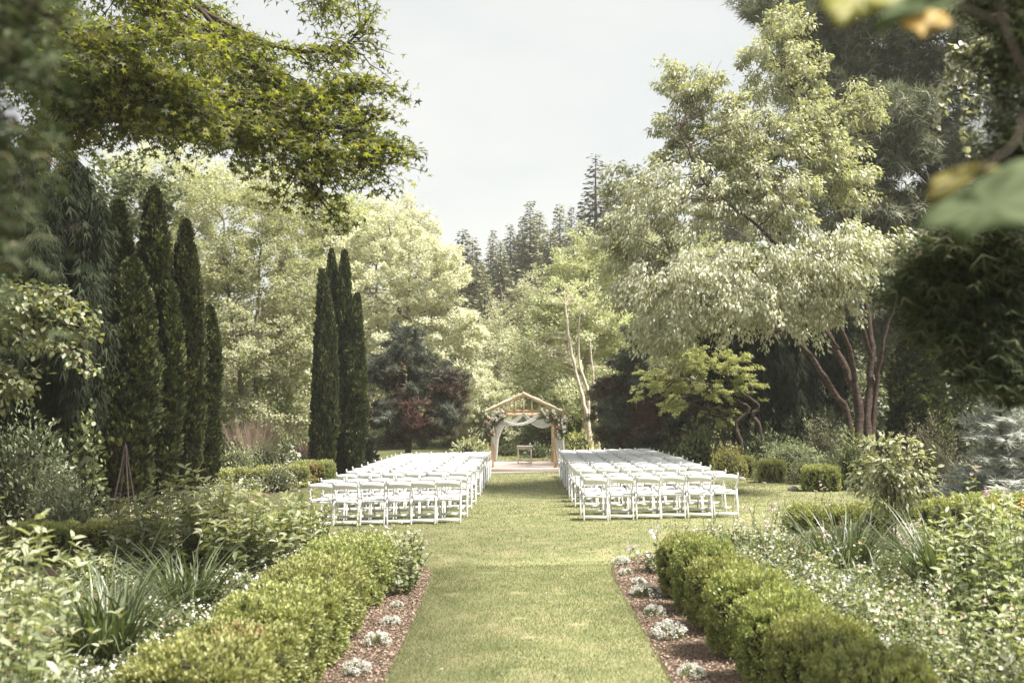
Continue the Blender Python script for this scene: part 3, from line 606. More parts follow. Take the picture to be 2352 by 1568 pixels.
# ------------------------------------------------------------ trees
def limb(g, p0, p1, r0, r1, sag=.15, n=7, sides=5, mi=0, rs=None):
    rs = rs or rng; p0 = np.array(p0, float); p1 = np.array(p1, float); t = np.linspace(0, 1, n)[:, None]; Ln = np.linalg.norm(p1 - p0)
    mid = rs.normal(size=3) * Ln * .06; mid[2] += sag * Ln
    pts = p0 * (1 - t) + p1 * t + 4 * t * (1 - t) * mid * .7 + rs.normal(size=(n, 3)) * Ln * .012 * (t > 0) * (t < 1)
    tube(g, pts, (r0 * (1 - t) + r1 * t)[:, 0] + .0, sides, mi)
    return pts
def tree(name, label, cat, base, stems, lobes, nclump, cr_, nleaf, leaf, T, mat, bark, width=.6, droop=.3, flat=.55, seed=0, group=None,
         shell=.55, twigs=1.0, mats2=None, r0=.12, up=.9, hang=None, sizev=(.6, 1.3), low=0, nb=90, crown2=None, stretch=.9):
    """stems: polylines rel. to base [(pts, r0, r1)], lobes: [(cx,cy,cz,rx,ry,rz)] rel. to base"""
    rs = np.random.default_rng(seed); t = empty(name, base, label, cat, group)
    gt = Geo(); SP = []
    for pts, ra, rb in stems:
        p_ = catmull(pts, 6); n = len(p_); rad = ra + (rb - ra) * np.linspace(0, 1, n) ** .8
        p_[1:-1] += rs.normal(size=(n - 2, 3)) * ra * .15
        if pts[0][2] <= 0.05: rad[0] *= 1.5; rad[1] *= 1.15
        tube(gt, p_, rad, 9, 0); SP += [(p_[i], rad[i]) for i in range(n // 4, n)]
    SPp = np.array([s_[0] for s_ in SP]); SPr = np.array([s[1] for s in SP])
    lob = np.array(lobes, float); area = (lob[:, 3] * lob[:, 5] + lob[:, 4] * lob[:, 5] + lob[:, 3] * lob[:, 4]); pr = area / area.sum()
    li = rs.choice(len(lob), nclump, p=pr); d = rdir(nclump, rs); d[:, 2] = d[:, 2] * .9 + .1; rr = shell + (1.02 - shell) * rs.random(nclump) ** .6
    C = lob[li, :3] + d * lob[li, 3:6] * rr[:, None]
    C = C[C[:, 2] > low + .1]; nclump = len(C)
    g = Geo()
    lv = max(3, int(nleaf)); idx = np.repeat(np.arange(nclump), lv); n = len(idx)
    csz = (cr_ * rs.uniform(.55, 1.25, nclump))[idx]; dd = rdir(n, rs); rad = rs.random(n) ** .45
    off = dd * (csz * rad)[:, None] * np.array([1, 1, flat])
    if stretch and not hang:
        od = unit(C - (lob[:, :3] * pr[:, None]).sum(0) * np.array([1, 1, .8])); od = unit(od * np.array([1, 1, .55]) + rs.normal(size=od.shape) * .35)[idx]
        u = rs.random(n) ** .8; k_ = (1 - .55 * u)[:, None]; off = off * np.array([.8, .8, .75]) * k_ + od * (u * csz * stretch * 1.5)[:, None]; off[:, 2] -= u ** 2 * csz * stretch * droop * .9
    if hang: off[:, 2] -= (rs.random(n) ** 1.3) * hang * rs.uniform(.4, 1.3, nclump)[idx]; off[:, :2] *= .55
    pos = C[idx] + off
    ctr = (lob[:, :3] * pr[:, None]).sum(0); out = unit(pos - ctr)
    ax = out * .5 + dd * .5 + rdir(n, rs) * .55 + np.array([0, 0, -droop])
    nr = rdir(n, rs) * .7 + out * .35 + np.array([0, 0, up])
    a = np.clip(rs.random(n) * .75 + .25 * rs.random(nclump)[idx], 0, 1)
    ok = pos[:, 2] > low; pos, ax, nr, a, csz = pos[ok], ax[ok], nr[ok], a[ok], csz[ok]; n = len(pos)
    mi = np.zeros(n, int)
    if crown2 is not None: mi[crown2(pos, rs)] = 1
    for k in (0, 1):
        s = mi == k
        if s.any(): leaves(g, pos[s], ax[s], nr[s], rs.uniform(*sizev, s.sum()) * leaf, T, width, k, a[s], rs)
    g.build('crown', [mat] + ([mats2] if mats2 else []), t)
    order = rs.permutation(nclump)[:nb]
    for j in order:
        c = C[j]; dist = np.linalg.norm(SPp - c, axis=1) + np.maximum(0, SPp[:, 2] - c[2]) * 1.2; k = int(np.argmin(dist))
        Ln = np.linalg.norm(SPp[k] - c); rb = min(SPr[k] * .55, .012 + .012 * Ln)
        pts = limb(gt, SPp[k], c, max(rb, .008), .006, .08 if c[2] > SPp[k][2] else -.05, 6, 5, 0, rs)
        if twigs > 0:
            for q in range(3):
                e = c + rs.normal(size=3) * cr_ * .6; limb(gt, pts[3], e, max(rb, .008) * .45, .003, .02, 4, 3, 0, rs)
    gt.build('trunk', bark, t, True)
    return t
def lobe_px(base, x, y, rx, ry, Y, rd=None):
    c = P(x, y, Y) - np.array(base); s = Y / F
    return (*c, rx * s, (rd if rd is not None else rx) * s, ry * s)
def basept(x, Y): X = PX(x, Y); return np.array([X, Y, float(gz(X, Y)) - .03])

# --- hill conifers (far) sharing four meshes
def conifer(name, H, Rb, label, cat, mat, seed, nw=34, per=9, loc=(0, 0, 0), group=None, leaf=.55, T=T_SPRAY, bare=.08, w=2.6, droopk=.25, bark='bark_dark', top_pow=.85, dens=1.0):
    rs = np.random.default_rng(seed); t = empty(name, loc, label, cat, group); gt = Geo(); g = Geo()
    tube(gt, [(0, 0, -.3), (0, 0, H * .5), (0, 0, H)], [H * .017, H * .009, .01], 7)
    for k in range(nw):
        f = (k + rs.random() * .6) / nw; z = H * (bare + (1 - bare) * f); r_ = Rb * (1 - f) ** top_pow * rs.uniform(.75, 1.12) + .04 * Rb
        m = max(3, int(per * (1 - f * .5)))
        for j in range(m):
            a = j / m * 2 * math.pi + rs.random() * .9 + k; Ln = r_ * rs.uniform(.6, 1.15); d = np.array([math.cos(a), math.sin(a), 0])
            dz = -droopk * Ln * rs.uniform(.6, 1.4) + .15 * Ln
            end = d * Ln + np.array([0, 0, z + dz])
            if rs.random() < .5: tube(gt, [(0, 0, z), tuple(end * np.array([.5, .5, 1]) + np.array([0, 0, -dz * .4])), tuple(end)], [.012 * Ln + .005, .008 * Ln, .003], 3)
            ns = max(2, int(Ln / leaf * 3.2 * dens)); s = (np.arange(ns) + rs.random(ns)) / ns; s = .12 + .9 * s
            p_ = np.stack([d[0] * Ln * s, d[1] * Ln * s, z + dz * s ** 1.5], 1) + rs.normal(size=(ns, 3)) * leaf * .16
            side = np.array([-d[1], d[0], 0]) * rs.choice([-1, 1], ns)[:, None]
            leaves(g, p_, d + side * rs.uniform(.0, 1.0, (ns, 1)) + np.array([0, 0, -.25]) + rs.normal(size=(ns, 3)) * .2, np.array([0, 0, 1]) + rs.normal(size=(ns, 3)) * .4, leaf * rs.uniform(.6, 1.2, ns) * (1 - .4 * f), T, w, rs=rs)
    g.build('crown', mat, t); gt.build('trunk', M[bark], t, True)
    return t
FR = [conifer('fir_tree', 20, 3.6, '', 'tree', M['fir'], 50 + k, 52, 12, leaf=.75, T=T_QUAD, w=.75, droopk=.4, dens=1.5) for k in range(3)]
FB = conifer('fir_tree', 22, 3.3, '', 'tree', M['firbrown'], 55, 46, 13, leaf=.7, T=T_QUAD, w=.65, dens=1.3, droopk=.35)
used = set()
def put_fir(px, ptop, Y, H, lb, proto_i, wide=1.0):
    pr = FB if proto_i == 9 else FR[proto_i % 3]; X = PX(px, Y); zt = P(px, ptop, Y)[2]; zb = float(gz(X, Y))
    s = (zt - zb) / (22 if proto_i == 9 else 20)
    loc = (X, Y, zb - .2); sc3 = (s * wide, s * wide, s)
    if id(pr) not in used:
        used.add(id(pr)); pr.location = loc; pr.scale = sc3; pr['label'] = lb; pr['group'] = 'conifers on the far hill'; return
    copy_tree(pr, loc, rng.random() * 6, sc3, lb, 'conifers on the far hill')
named = [(1370, 348, 92, 9, 'tallest thin-topped fir rising alone right of centre', 1.15), (1287, 462, 100, 0, 'pointed fir just left of the tallest hill fir', .9), (1314, 466, 104, 1, 'narrow fir between its pointed neighbour and the tallest fir', .8),
         (1218, 455, 105, 2, 'high fir forming the peak above the arch', .95), (1240, 478, 110, 0, 'fir close right of the peak above the arch', 1.0), (1200, 492, 112, 1, 'fir close left of the peak above the arch', .9),
         (1172, 508, 106, 2, 'fir on the hill slope just left of the peak group', .9), (1132, 522, 108, 0, 'spiky fir on the lower left part of the ridge', .9), (1150, 545, 100, 1, 'short fir in the dip of the ridge', 1.0),
         (1062, 520, 90, 2, 'dark fir at the left end of the ridge', 1.1), (1085, 538, 92, 0, 'dark fir touching the leftmost ridge fir on its right', 1.1), (990, 505, 80, 9, 'brownish fir poking above the pale maple', .9), (1010, 565, 84, 1, 'fir half hidden behind the pale maple edge', 1.0),
         (1105, 590, 95, 1, 'lower fir below the dip of the ridge', 1.1), (1265, 520, 98, 2, 'fir below the saddle right of the peak', 1.2), (1340, 470, 112, 2, 'fir peeking from behind the tallest one on its left', .9), (1405, 440, 108, 0, 'fir behind the tallest one on its right', 1.0)]
for k, (px, pt, Y, pi_, lb, wd) in enumerate(named): put_fir(px, pt, Y, 20, lb, pi_, wd * 1.25)
rs = np.random.default_rng(8); k = 0
for Y in (84, 92, 100, 118):
    for X in np.arange(-34, 36, 4.6):
        px = 1208 + (X + rs.uniform(-1.5, 1.5)) / Y * F + rs.uniform(-10, 10)
        if px < 640 or px > 1720: continue
        pt = 640 - .00028 * (px - 1120) ** 2 + rs.uniform(-30, 30) - (Y - 84) * 1.0 - max(0, px - 1180) * .28
        put_fir(px, pt, Y + rs.uniform(-2, 2), 20, 'fir of the dense hillside stand behind the garden trees', rs.integers(3), 1.35); k += 1

# --- left near maple reaching over the frame
def sprays(g, gt, path, rad, ntw, lenr, nlf, leaf, T, rs, spread=1.0, droop=.3, width=1.0, mi=0, start=.1, sides=4):
    pts = catmull(path, 8); n = len(pts); tube(gt, pts, np.linspace(rad, rad * .16, n), 7)
    for q in range(ntw):
        f = start + (1 - start) * (q + rs.random()) / ntw; i = min(int(f * (n - 1)), n - 2); b = pts[i]; d = unit(pts[i + 1] - pts[i])
        e = unit(d * 1.0 + rs.normal(size=3) * np.array([.8, .8, .45]) * spread + np.array([0, 0, -droop])); Ln = rs.uniform(*lenr) * (1.15 - .5 * f)
        t = np.linspace(0, 1, 6)[:, None]; tw = b + e * Ln * t + np.array([0, 0, -droop * .5]) * Ln * t ** 2 + rs.normal(size=(6, 3)) * .02
        tube(gt, tw, np.linspace(rad * .16 + .004, .003, 6), sides)
        m = int(nlf * Ln / lenr[1] * rs.uniform(.7, 1.3)); s = rs.random(m) ** .7 * 5; i0 = np.minimum(s.astype(int), 4); pp = tw[i0] + (tw[i0 + 1] - tw[i0]) * (s - i0)[:, None]
        pp = pp + rs.normal(size=(m, 3)) * np.array([.14, .14, .06]) * Ln ** .5
        leaves(g, pp, e + rs.normal(size=(m, 3)) * .9 + np.array([0, 0, -.35]), np.array([0, 0, 1.0]) + rs.normal(size=(m, 3)) * .45, rs.uniform(.6, 1.2, m) * leaf, T, width, mi, rs=rs)
base = np.array([-8.3, 12.2, float(gz(-8, 12))])
mt = empty('maple_tree', base, 'big maple with palmate leaves hanging over the upper left lawn', 'tree')
rs = np.random.default_rng(61); g = Geo(); gt = Geo()
B0 = np.array([0, 0, 0.]); top = np.array([-.3, .3, 8.6])
tube(gt, catmull([(0, 0, -.1), (.1, 0, 2), (-.1, .1, 4.5), tuple(top)], 5), np.linspace(.34, .16, 16), 10)
def pm(x, y, Y): return P(x, y, Y) - base
limbs = [
 [(-120, -260, 12), (60, -20, 12), (200, 95, 12), (404, 173, 12), (578, 256, 11.8), (682, 363, 11.6), (726, 447, 11.5)],
 [(200, 95, 12), (326, 159, 12.3), (447, 243, 12.5), (569, 336, 12.6)],
 [(60, -20, 12), (130, 120, 11.5), (160, 196, 11.4), (150, 280, 11.3)],
 [(60, -20, 12), (230, 150, 12.0), (300, 205, 12), (334, 252, 12)],
 [(-150, -300, 12), (200, -150, 12.5), (456, 20, 12.8), (648, 110, 12.8), (778, 110, 12.7), (843, 50, 12.7)],
 [(456, 20, 12.8), (604, 168, 12.6), (735, 224, 12.4), (848, 182, 12.3)],
 [(404, 173, 12), (595, 224, 12), (752, 289, 11.9), (878, 270, 11.8)],
 [(578, 256, 11.8), (717, 336, 11.7), (822, 363, 11.6), (887, 322, 11.6)],
 [(-100, -300, 13), (250, -220, 13.5), (517, -120, 13.8), (700, -60, 13.5), (761, 10, 13.4)],
 [(200, -150, 12.5), (300, -20, 13.2), (491, 120, 13.4), (648, 243, 13.3), (761, 382, 13.2)],
 [(-60, -100, 11), (120, 60, 10.8), (317, 60, 10.6), (491, 100, 10.5)],
 [(120, 60, 10.8), (260, 130, 11), (369, 205, 11), (447, 252, 11)],
 [(-100, -300, 13), (300, -100, 14), (526, 60, 14.4), (648, 177, 14.3), (682, 289, 14.2)],
 [(-80, 0, 12), (60, 130, 12.6), (110, 224, 12.6), (90, 317, 12.5)],
 [(-60, -100, 11), (150, 20, 11.2), (300, 130, 11.2), (420, 220, 11.3), (520, 270, 11.4)],
 [(-100, -200, 12), (260, -60, 12.4), (430, 40, 12.6), (560, 130, 12.6)],
 [(-60, -60, 11.4), (60, 60, 11.4), (180, 150, 11.6), (250, 230, 11.6)]]
for k, lp in enumerate(limbs):
    path = [pm(*p_) for p_ in lp]
    if k in (0, 4, 8, 10, 12, 13, 14, 15, 16): path = [top * min(1, .5 + .05 * k)] + path
    sprays(g, gt, path, .06 if k < 5 else .035, (46 if k in (6, 7) else 66), (.35, 1.0), (54 if k in (6, 7) else 70), .112, T_MAPLE3 if k in (4, 8, 9, 12, 13) else T_MAPLE, rs, droop=.35, width=1.05, start=.12 if k > 0 else .2)
g.build('crown', M['maple'], mt); gt.build('trunk', M['bark_dark'], mt, True)

# --- right cherry with silvery leaves
YC = 24.5; base = basept(1962, YC)
def cp(x, y, dY=0): return tuple(P(x, y, YC + dY) - base)
stems = [([(-.1, 0, 0), cp(1950, 960), cp(1915, 900), cp(1850, 800), cp(1760, 715), cp(1650, 640), cp(1540, 590)], .10, .025),
         ([(.05, .1, 0), cp(1972, 930, .3), cp(1945, 850, .3), cp(1890, 740, .5), cp(1820, 600, .6), cp(1740, 400, .6)], .14, .03),
         ([(.2, .2, 0), cp(1995, 930, .6), cp(2002, 800, .8), cp(1975, 640, 1), cp(1925, 470, 1), cp(1860, 300, 1), cp(1800, 150, 1)], .12, .025),
         ([cp(1965, 900, .2), cp(1950, 800, -.2), cp(1890, 690, -.6), cp(1740, 520, -1), cp(1620, 420, -1), cp(1560, 300, -1)], .07, .02),
         ([(.35, .2, 0), cp(2012, 900, .6), cp(2030, 780, .4), cp(2062, 660, .4), cp(2040, 540, .4)], .08, .02),
         ([cp(1925, 800, .3), cp(1880, 740, -.4), cp(1800, 660, -1.2), cp(1700, 560, -1.4)], .05, .015),
         ([cp(2002, 820, .7), cp(1960, 700, .2), cp(1880, 620, -.6), cp(1860, 560, -1)], .06, .015)]
lobes = [lobe_px(base, *q) for q in [(1560, 480, 120, 120, YC - 1), (1700, 330, 130, 110, YC), (1810, 190, 90, 90, YC + .5), (1620, 640, 170, 70, YC - 1.5), (1880, 600, 140, 55, YC - 2.4), (1960, 560, 90, 50, YC - 2),
                                     (1490, 640, 80, 90, YC), (1760, 470, 110, 100, YC - .5), (1620, 220, 70, 60, YC), (1540, 740, 110, 50, YC - 1), (1455, 420, 50, 60, YC), (1720, 700, 130, 50, YC - 2), (1850, 680, 100, 50, YC - 2.2), (1570, 330, 60, 80, YC), (1720, 150, 40, 50, YC), (1450, 540, 60, 80, YC), (1840, 330, 80, 90, YC), (1920, 400, 80, 80, YC), (1950, 250, 60, 80, YC + 1), (1560, 200, 50, 50, YC), (1790, 80, 60, 60, YC + .5), (1690, 420, 90, 90, YC + .5)]]
tree('cherry_tree', 'multi-stemmed tree with reddish bark and silvery drooping leaves on the right', 'tree', base, stems, lobes, 1050, .42, 95, .115, T_QUAD, M['silver'], M['bark_red'], width=.42, droop=.9, flat=.7, seed=70, shell=.15, up=.7, nb=240)

# --- dark pines behind on the right
YP = 31.0; base = basept(2160, YP)
def pp_(x, y, dY=0): return tuple(P(x, y, YP + dY) - base)
tree('pine_tree', 'large soft grey-green pine behind the silvery tree on the right', 'tree', base,
     [([(0, 0, 0), pp_(2150, 700), pp_(2140, 400), pp_(2090, 100), pp_(2060, -200)], .28, .1), ([pp_(2145, 620), pp_(2000, 480), pp_(1900, 420)], .1, .04), ([pp_(2140, 420), pp_(1980, 260), pp_(1850, 120)], .1, .04), ([pp_(2145, 560), pp_(2250, 480), pp_(2330, 430)], .08, .03)],
     [lobe_px(base, *q) for q in [(1830, 40, 90, 90, YP), (1900, 200, 120, 90, YP), (2020, 330, 150, 110, YP - 1), (2060, 120, 150, 110, YP), (2200, 220, 120, 110, YP), (2130, 520, 150, 90, YP - 1), (1980, 480, 110, 70, YP - 1), (2300, 430, 110, 110, YP), (1930, 640, 110, 60, YP), (2100, 720, 130, 70, YP), (2060, -60, 200, 90, YP), (2290, 60, 100, 120, YP), (2280, 650, 120, 110, YP + 1), (2060, 420, 200, 160, YP + 2), (1950, 100, 160, 150, YP + 2)]],
     900, .7, 85, .32, T_TUFT, M['pine'], M['bark_dark'], width=1.0, droop=.1, flat=.6, seed=71, shell=.35, nb=110, twigs=0)
# weeping dark conifers
def weeping(name, label, x, Y, lob, seed, mat, n=170, hang=1.6, nleaf=150):
    base = basept(x, Y)
    return tree(name, label, 'tree', base, [([(0, 0, 0), (0.05, 0, 2.2), tuple(P(x, lob[0][1] - 60, Y) - base)], .2, .05)], [lobe_px(base, *q) for q in lob], n, .34, nleaf, .24, T_SPRAY, mat, M['bark_dark'],
                width=1.5, droop=2.2, flat=.5, seed=seed, shell=.35, hang=hang, up=.1, nb=60, twigs=0)
weeping('weeping_cypress', 'dark weeping conifer with hanging curtains behind the lime maple', 1735, 29.5, [(1735, 720, 95, 90, 29.5), (1700, 840, 80, 70, 29.5), (1800, 820, 80, 80, 29.5), (1870, 760, 80, 90, 30), (1650, 790, 45, 70, 30)], 72, M['dark'])
weeping('weeping_cypress', 'dark weeping conifer in deep shade at the left edge', 90, 19.5, [(60, 520, 130, 120, 19.5), (150, 700, 110, 140, 19.5), (40, 800, 120, 140, 19.5), (180, 520, 90, 110, 20), (160, 860, 70, 90, 20), (-60, 640, 120, 220, 20), (40, 380, 160, 100, 20)], 73, M['dark'], 300, 1.5, 150)

# --- mid left background trees
def bgtree(label, x, Y, top, wpx, bot, mat, seed, T=T_FAR, leaf=.16, ncl=330, nl=90, bark='bark_grey', name='broadleaf_tree', width=.9, lob=None, cr_=.62, droop=.3, group='trees behind the garden', nb=80, stems=2, sizev=(.6, 1.3), shell=.5, up=.9, flat=.6):
    base = basept(x, Y); rs = np.random.default_rng(seed); H = P(x, top, Y)[2] - base[2]
    if lob is None:
        lob = []; hh = bot - top
        for k in range(6):
            f = k / 5; yy = top + hh * (.14 + .72 * f); ww = wpx * (.22 + .26 * math.sin(math.pi * (.2 + .65 * f)))
            lob.append((x + rs.uniform(-.28, .28) * wpx * math.sin(math.pi * (.15 + .7 * f)), yy, ww, hh * .17, Y + rs.uniform(-1, 1)))
    st = []
    for k in range(stems):
        o = (k - (stems - 1) / 2) * .25; st.append(([(o, 0, 0), (o * 1.6 + rs.normal() * .1, rs.normal() * .2, H * .25), (o * 3 + rs.normal() * .3, rs.normal() * .3, H * .55), (o * 4 + rs.normal() * .4, 0, H * .88)], .012 * H + .03, .03))
    return tree(name, label, 'tree', base, st, [lobe_px(base, *q) for q in lob], int(ncl * 1.6), cr_, int(nl * .6), leaf, T, mat, M[bark], width=width, droop=droop, flat=flat, seed=seed, group=group, shell=shell, nb=nb, sizev=sizev, up=up)
bgtree('leafy grey-green tree right of the tall left arborvitae', 560, 40, 430, 330, 1010, M['mid'], 80, ncl=430, nl=170, leaf=0.122, lob=[(560, 520, 130, 80, 40), (470, 640, 110, 110, 39.5), (620, 650, 120, 110, 40), (560, 800, 150, 100, 39), (660, 820, 90, 110, 39.5), (480, 880, 80, 80, 39), (420, 480, 90, 80, 41), (620, 940, 90, 60, 39)], bark='bark_grey')
bgtree('silvery grey-green tree behind the tops of left arborvitae', 380, 44, 350, 300, 1000, M['willow'], 81, ncl=330, nl=155, leaf=0.137, lob=[(380, 420, 120, 90, 44), (300, 560, 110, 120, 44), (420, 640, 110, 120, 44), (560, 440, 90, 70, 45), (330, 800, 120, 140, 44)])
bgtree('bright green tree filling the gap above the middle arborvitae', 745, 55, 420, 210, 1000, M['mid'], 82, ncl=260, nl=147, leaf=0.144, lob=[(745, 520, 90, 70, 55), (660, 500, 70, 70, 55), (800, 560, 80, 70, 55), (740, 680, 100, 110, 54), (690, 850, 90, 120, 54)])
bgtree('broad cream-leaved maple left of the far conifers', 930, 50, 440, 300, 1010, M['pale'], 83, ncl=560, nl=170, leaf=0.137, lob=[(900, 560, 90, 70, 50), (970, 640, 100, 80, 49), (860, 700, 110, 90, 49), (1010, 760, 80, 80, 48.5), (930, 830, 120, 90, 48.5), (1050, 880, 60, 80, 48), (880, 930, 120, 60, 49), (800, 620, 70, 80, 50), (1060, 760, 45, 60, 48)], bark='bark_grey', width=.8, cr_=.5)
bgtree('sparse-topped pale tree rising above the cream maple', 905, 56, 455, 130, 620, M['pale'], 84, ncl=130, nl=93, leaf=0.144, lob=[(885, 490, 25, 35, 56), (925, 495, 30, 40, 56), (905, 560, 60, 50, 56), (955, 540, 45, 45, 56)])
bgtree('yellow-green tree against the sky left of the cream maple', 800, 58, 450, 130, 700, M['lime'], 85, ncl=130, nl=124, leaf=0.144, lob=[(800, 510, 55, 45, 58), (760, 560, 60, 60, 58), (835, 560, 50, 50, 58)])
bgtree('soft pale tree in the middle behind the arch', 1150, 57, 600, 170, 1010, M['willow'], 86, ncl=360, nl=139, leaf=0.137, lob=[(1175, 745, 45, 50, 57), (1140, 800, 55, 60, 56), (1180, 850, 70, 70, 55), (1110, 880, 55, 70, 55), (1150, 960, 90, 50, 54), (1205, 690, 25, 35, 57)], cr_=.8)
bgtree('tall fine-leaved birch tree right of the arch', 1340, 44, 520, 250, 1000, M['birch'], 87, ncl=430, nl=139, leaf=0.108, lob=[(1310, 640, 55, 45, 44), (1375, 620, 55, 60, 44.5), (1265, 740, 50, 60, 43.5), (1340, 760, 75, 80, 43.5), (1245, 860, 50, 50, 43), (1310, 890, 75, 40, 43), (1400, 790, 50, 70, 44), (1220, 810, 28, 45, 43), (1260, 930, 50, 26, 43), (1340, 570, 30, 25, 44)], bark='bark_pale', name='birch_tree', cr_=.65, shell=.3, nb=120, stems=1)
base = basept(1358, 40.6)
def bp(x, y, dY=0): return tuple(P(x, y, 40.6 + dY) - base)
tree('birch_tree', 'pale forked birch trunk standing just right of the arch', 'tree', base,
     [([(0, 0, 0), bp(1352, 980), bp(1335, 900), bp(1310, 800), bp(1298, 700)], .13, .04), ([bp(1350, 975), bp(1350, 900), bp(1330, 830), bp(1332, 720)], .09, .03), ([(.35, .1, 0), bp(1372, 990), bp(1365, 900), bp(1355, 780)], .09, .03)],
     [lobe_px(base, *q) for q in [(1290, 690, 45, 45, 41), (1340, 690, 45, 45, 41), (1270, 800, 40, 50, 41.5), (1390, 860, 26, 50, 41.5)]], 60, .5, 50, .11, T_QUAD, M['birch'], M['bark_pale'], width=.7, seed=88, group='trees behind the garden', nb=40)
bgtree('pale willow-like tree between the birch and the silvery tree', 1480, 50, 430, 260, 1000, M['willow'], 89, ncl=420, nl=147, leaf=0.144, lob=[(1450, 540, 60, 60, 50), (1500, 620, 80, 80, 50), (1430, 680, 70, 70, 49), (1540, 740, 90, 90, 49), (1450, 800, 80, 80, 48), (1390, 600, 40, 60, 50), (1600, 640, 80, 90, 50)], width=.35, droop=.8)
bgtree('mid green tree behind the right blue conifer', 1660, 47, 560, 260, 1000, M['mid'], 90, ncl=300, nl=147, leaf=0.144, lob=[(1640, 640, 100, 90, 47), (1580, 780, 90, 90, 47), (1700, 780, 110, 90, 47), (1500, 880, 80, 70, 47), (1620, 900, 120, 80, 46)])
bgtree('shaded green tree filling behind the right conifers', 1900, 40, 500, 300, 1000, M['shrub'], 91, ncl=330, nl=90, leaf=.2, lob=[(1850, 640, 120, 100, 40), (1980, 700, 120, 120, 40), (1800, 820, 120, 100, 40), (1940, 880, 120, 90, 40), (2100, 820, 120, 120, 39), (2230, 850, 120, 110, 38)])
bgtree('dark green tree behind the left edge plants', 120, 33, 350, 330, 1040, M['shrubdk'], 92, ncl=330, nl=100, leaf=.18, lob=[(60, 500, 140, 110, 33), (200, 620, 130, 120, 33), (60, 780, 150, 130, 33), (220, 840, 120, 120, 32), (100, 950, 160, 70, 31), (260, 480, 120, 90, 34)])
bgtree('pale tree low behind the left arborvitae and red stems', 640, 47, 700, 260, 1010, M['lime'], 93, ncl=230, nl=139, leaf=0.130, lob=[(560, 860, 100, 70, 46), (670, 900, 100, 60, 46), (720, 800, 60, 90, 47), (600, 960, 120, 40, 45)])
bgtree('small bushy tree straight behind the arch', 1270, 46, 900, 110, 1020, M['shrub'], 94, ncl=150, nl=80, leaf=.14, lob=[(1250, 960, 40, 45, 46), (1300, 950, 40, 50, 46), (1270, 1000, 60, 30, 45)], cr_=.5, stems=2)
bgtree('light shrubby tree left behind the arch', 1130, 50, 860, 130, 1020, M['willow'], 95, ncl=190, nl=124, leaf=0.108, lob=[(1110, 920, 45, 60, 50), (1160, 940, 50, 50, 50), (1080, 980, 50, 40, 50), (1200, 990, 60, 35, 50)], cr_=.6)
bgtree('yellow-green shrub tree right behind the arch', 1375, 47, 870, 100, 1020, M['lime'], 96, ncl=150, nl=80, leaf=.14, lob=[(1370, 930, 45, 60, 47), (1340, 990, 40, 35, 46), (1400, 980, 40, 40, 46)], cr_=.5)
# understorey masses closing the view under the crowns
def thicket(label, xs_, Y, mat, top, seed, n=16000, leaf=.15):
    rs = np.random.default_rng(seed); g = Geo(); x = rs.uniform(PX(xs_[0], Y), PX(xs_[1], Y), n); y = Y + rs.uniform(-1.2, 1.5, n)
    hmax = CAMZ + (930 - top) / F * Y
    h = hmax * (.55 + .3 * np.sin(x * 1.1 + seed) + .2 * np.sin(x * 2.7 + seed * 2)) * rs.random(n) ** .6
    p_ = np.stack([x, y, gz(x, y) + h], 1); ax = rs.normal(size=(n, 3)) + np.array([0, -.3, .2]); nr = rs.normal(size=(n, 3)) * .7 + np.array([0, -.3, 1])
    leaves(g, p_, ax, nr, rs.uniform(.7, 1.5, n) * leaf, T_FAR, .9, rs=rs)
    tag(g.build('undergrowth', mat), label, 'undergrowth', None, 'stuff')
thicket('dark undergrowth behind the right shrubs', (1380, 2400), 37, M['shrubdk'], 820, 101, 26000)
thicket('dark undergrowth in the shade at the left edge', (-260, 420), 27, M['shrubdk'], 880, 107, 26000)
thicket('dark undergrowth in the shade at the right edge', (1980, 2700), 27, M['shrubdk'], 860, 108, 22000)
thicket('green undergrowth along the wood edge on the left', (-100, 760), 43, M['shrub'], 860, 102, 24000)
thicket('low green undergrowth beyond the arch', (780, 1560), 52, M['shrub'], 985, 103, 16000)
thicket('pale leafy undergrowth on the slope beyond the arch', (760, 1560), 63, M['willow'], 760, 104, 26000, .22)
thicket('tall green undergrowth on the slope at the left', (-200, 900), 66, M['mid'], 560, 105, 26000, .26)
thicket('tall green undergrowth on the slope at the right', (1500, 2600), 62, M['mid'], 560, 106, 24000, .26)

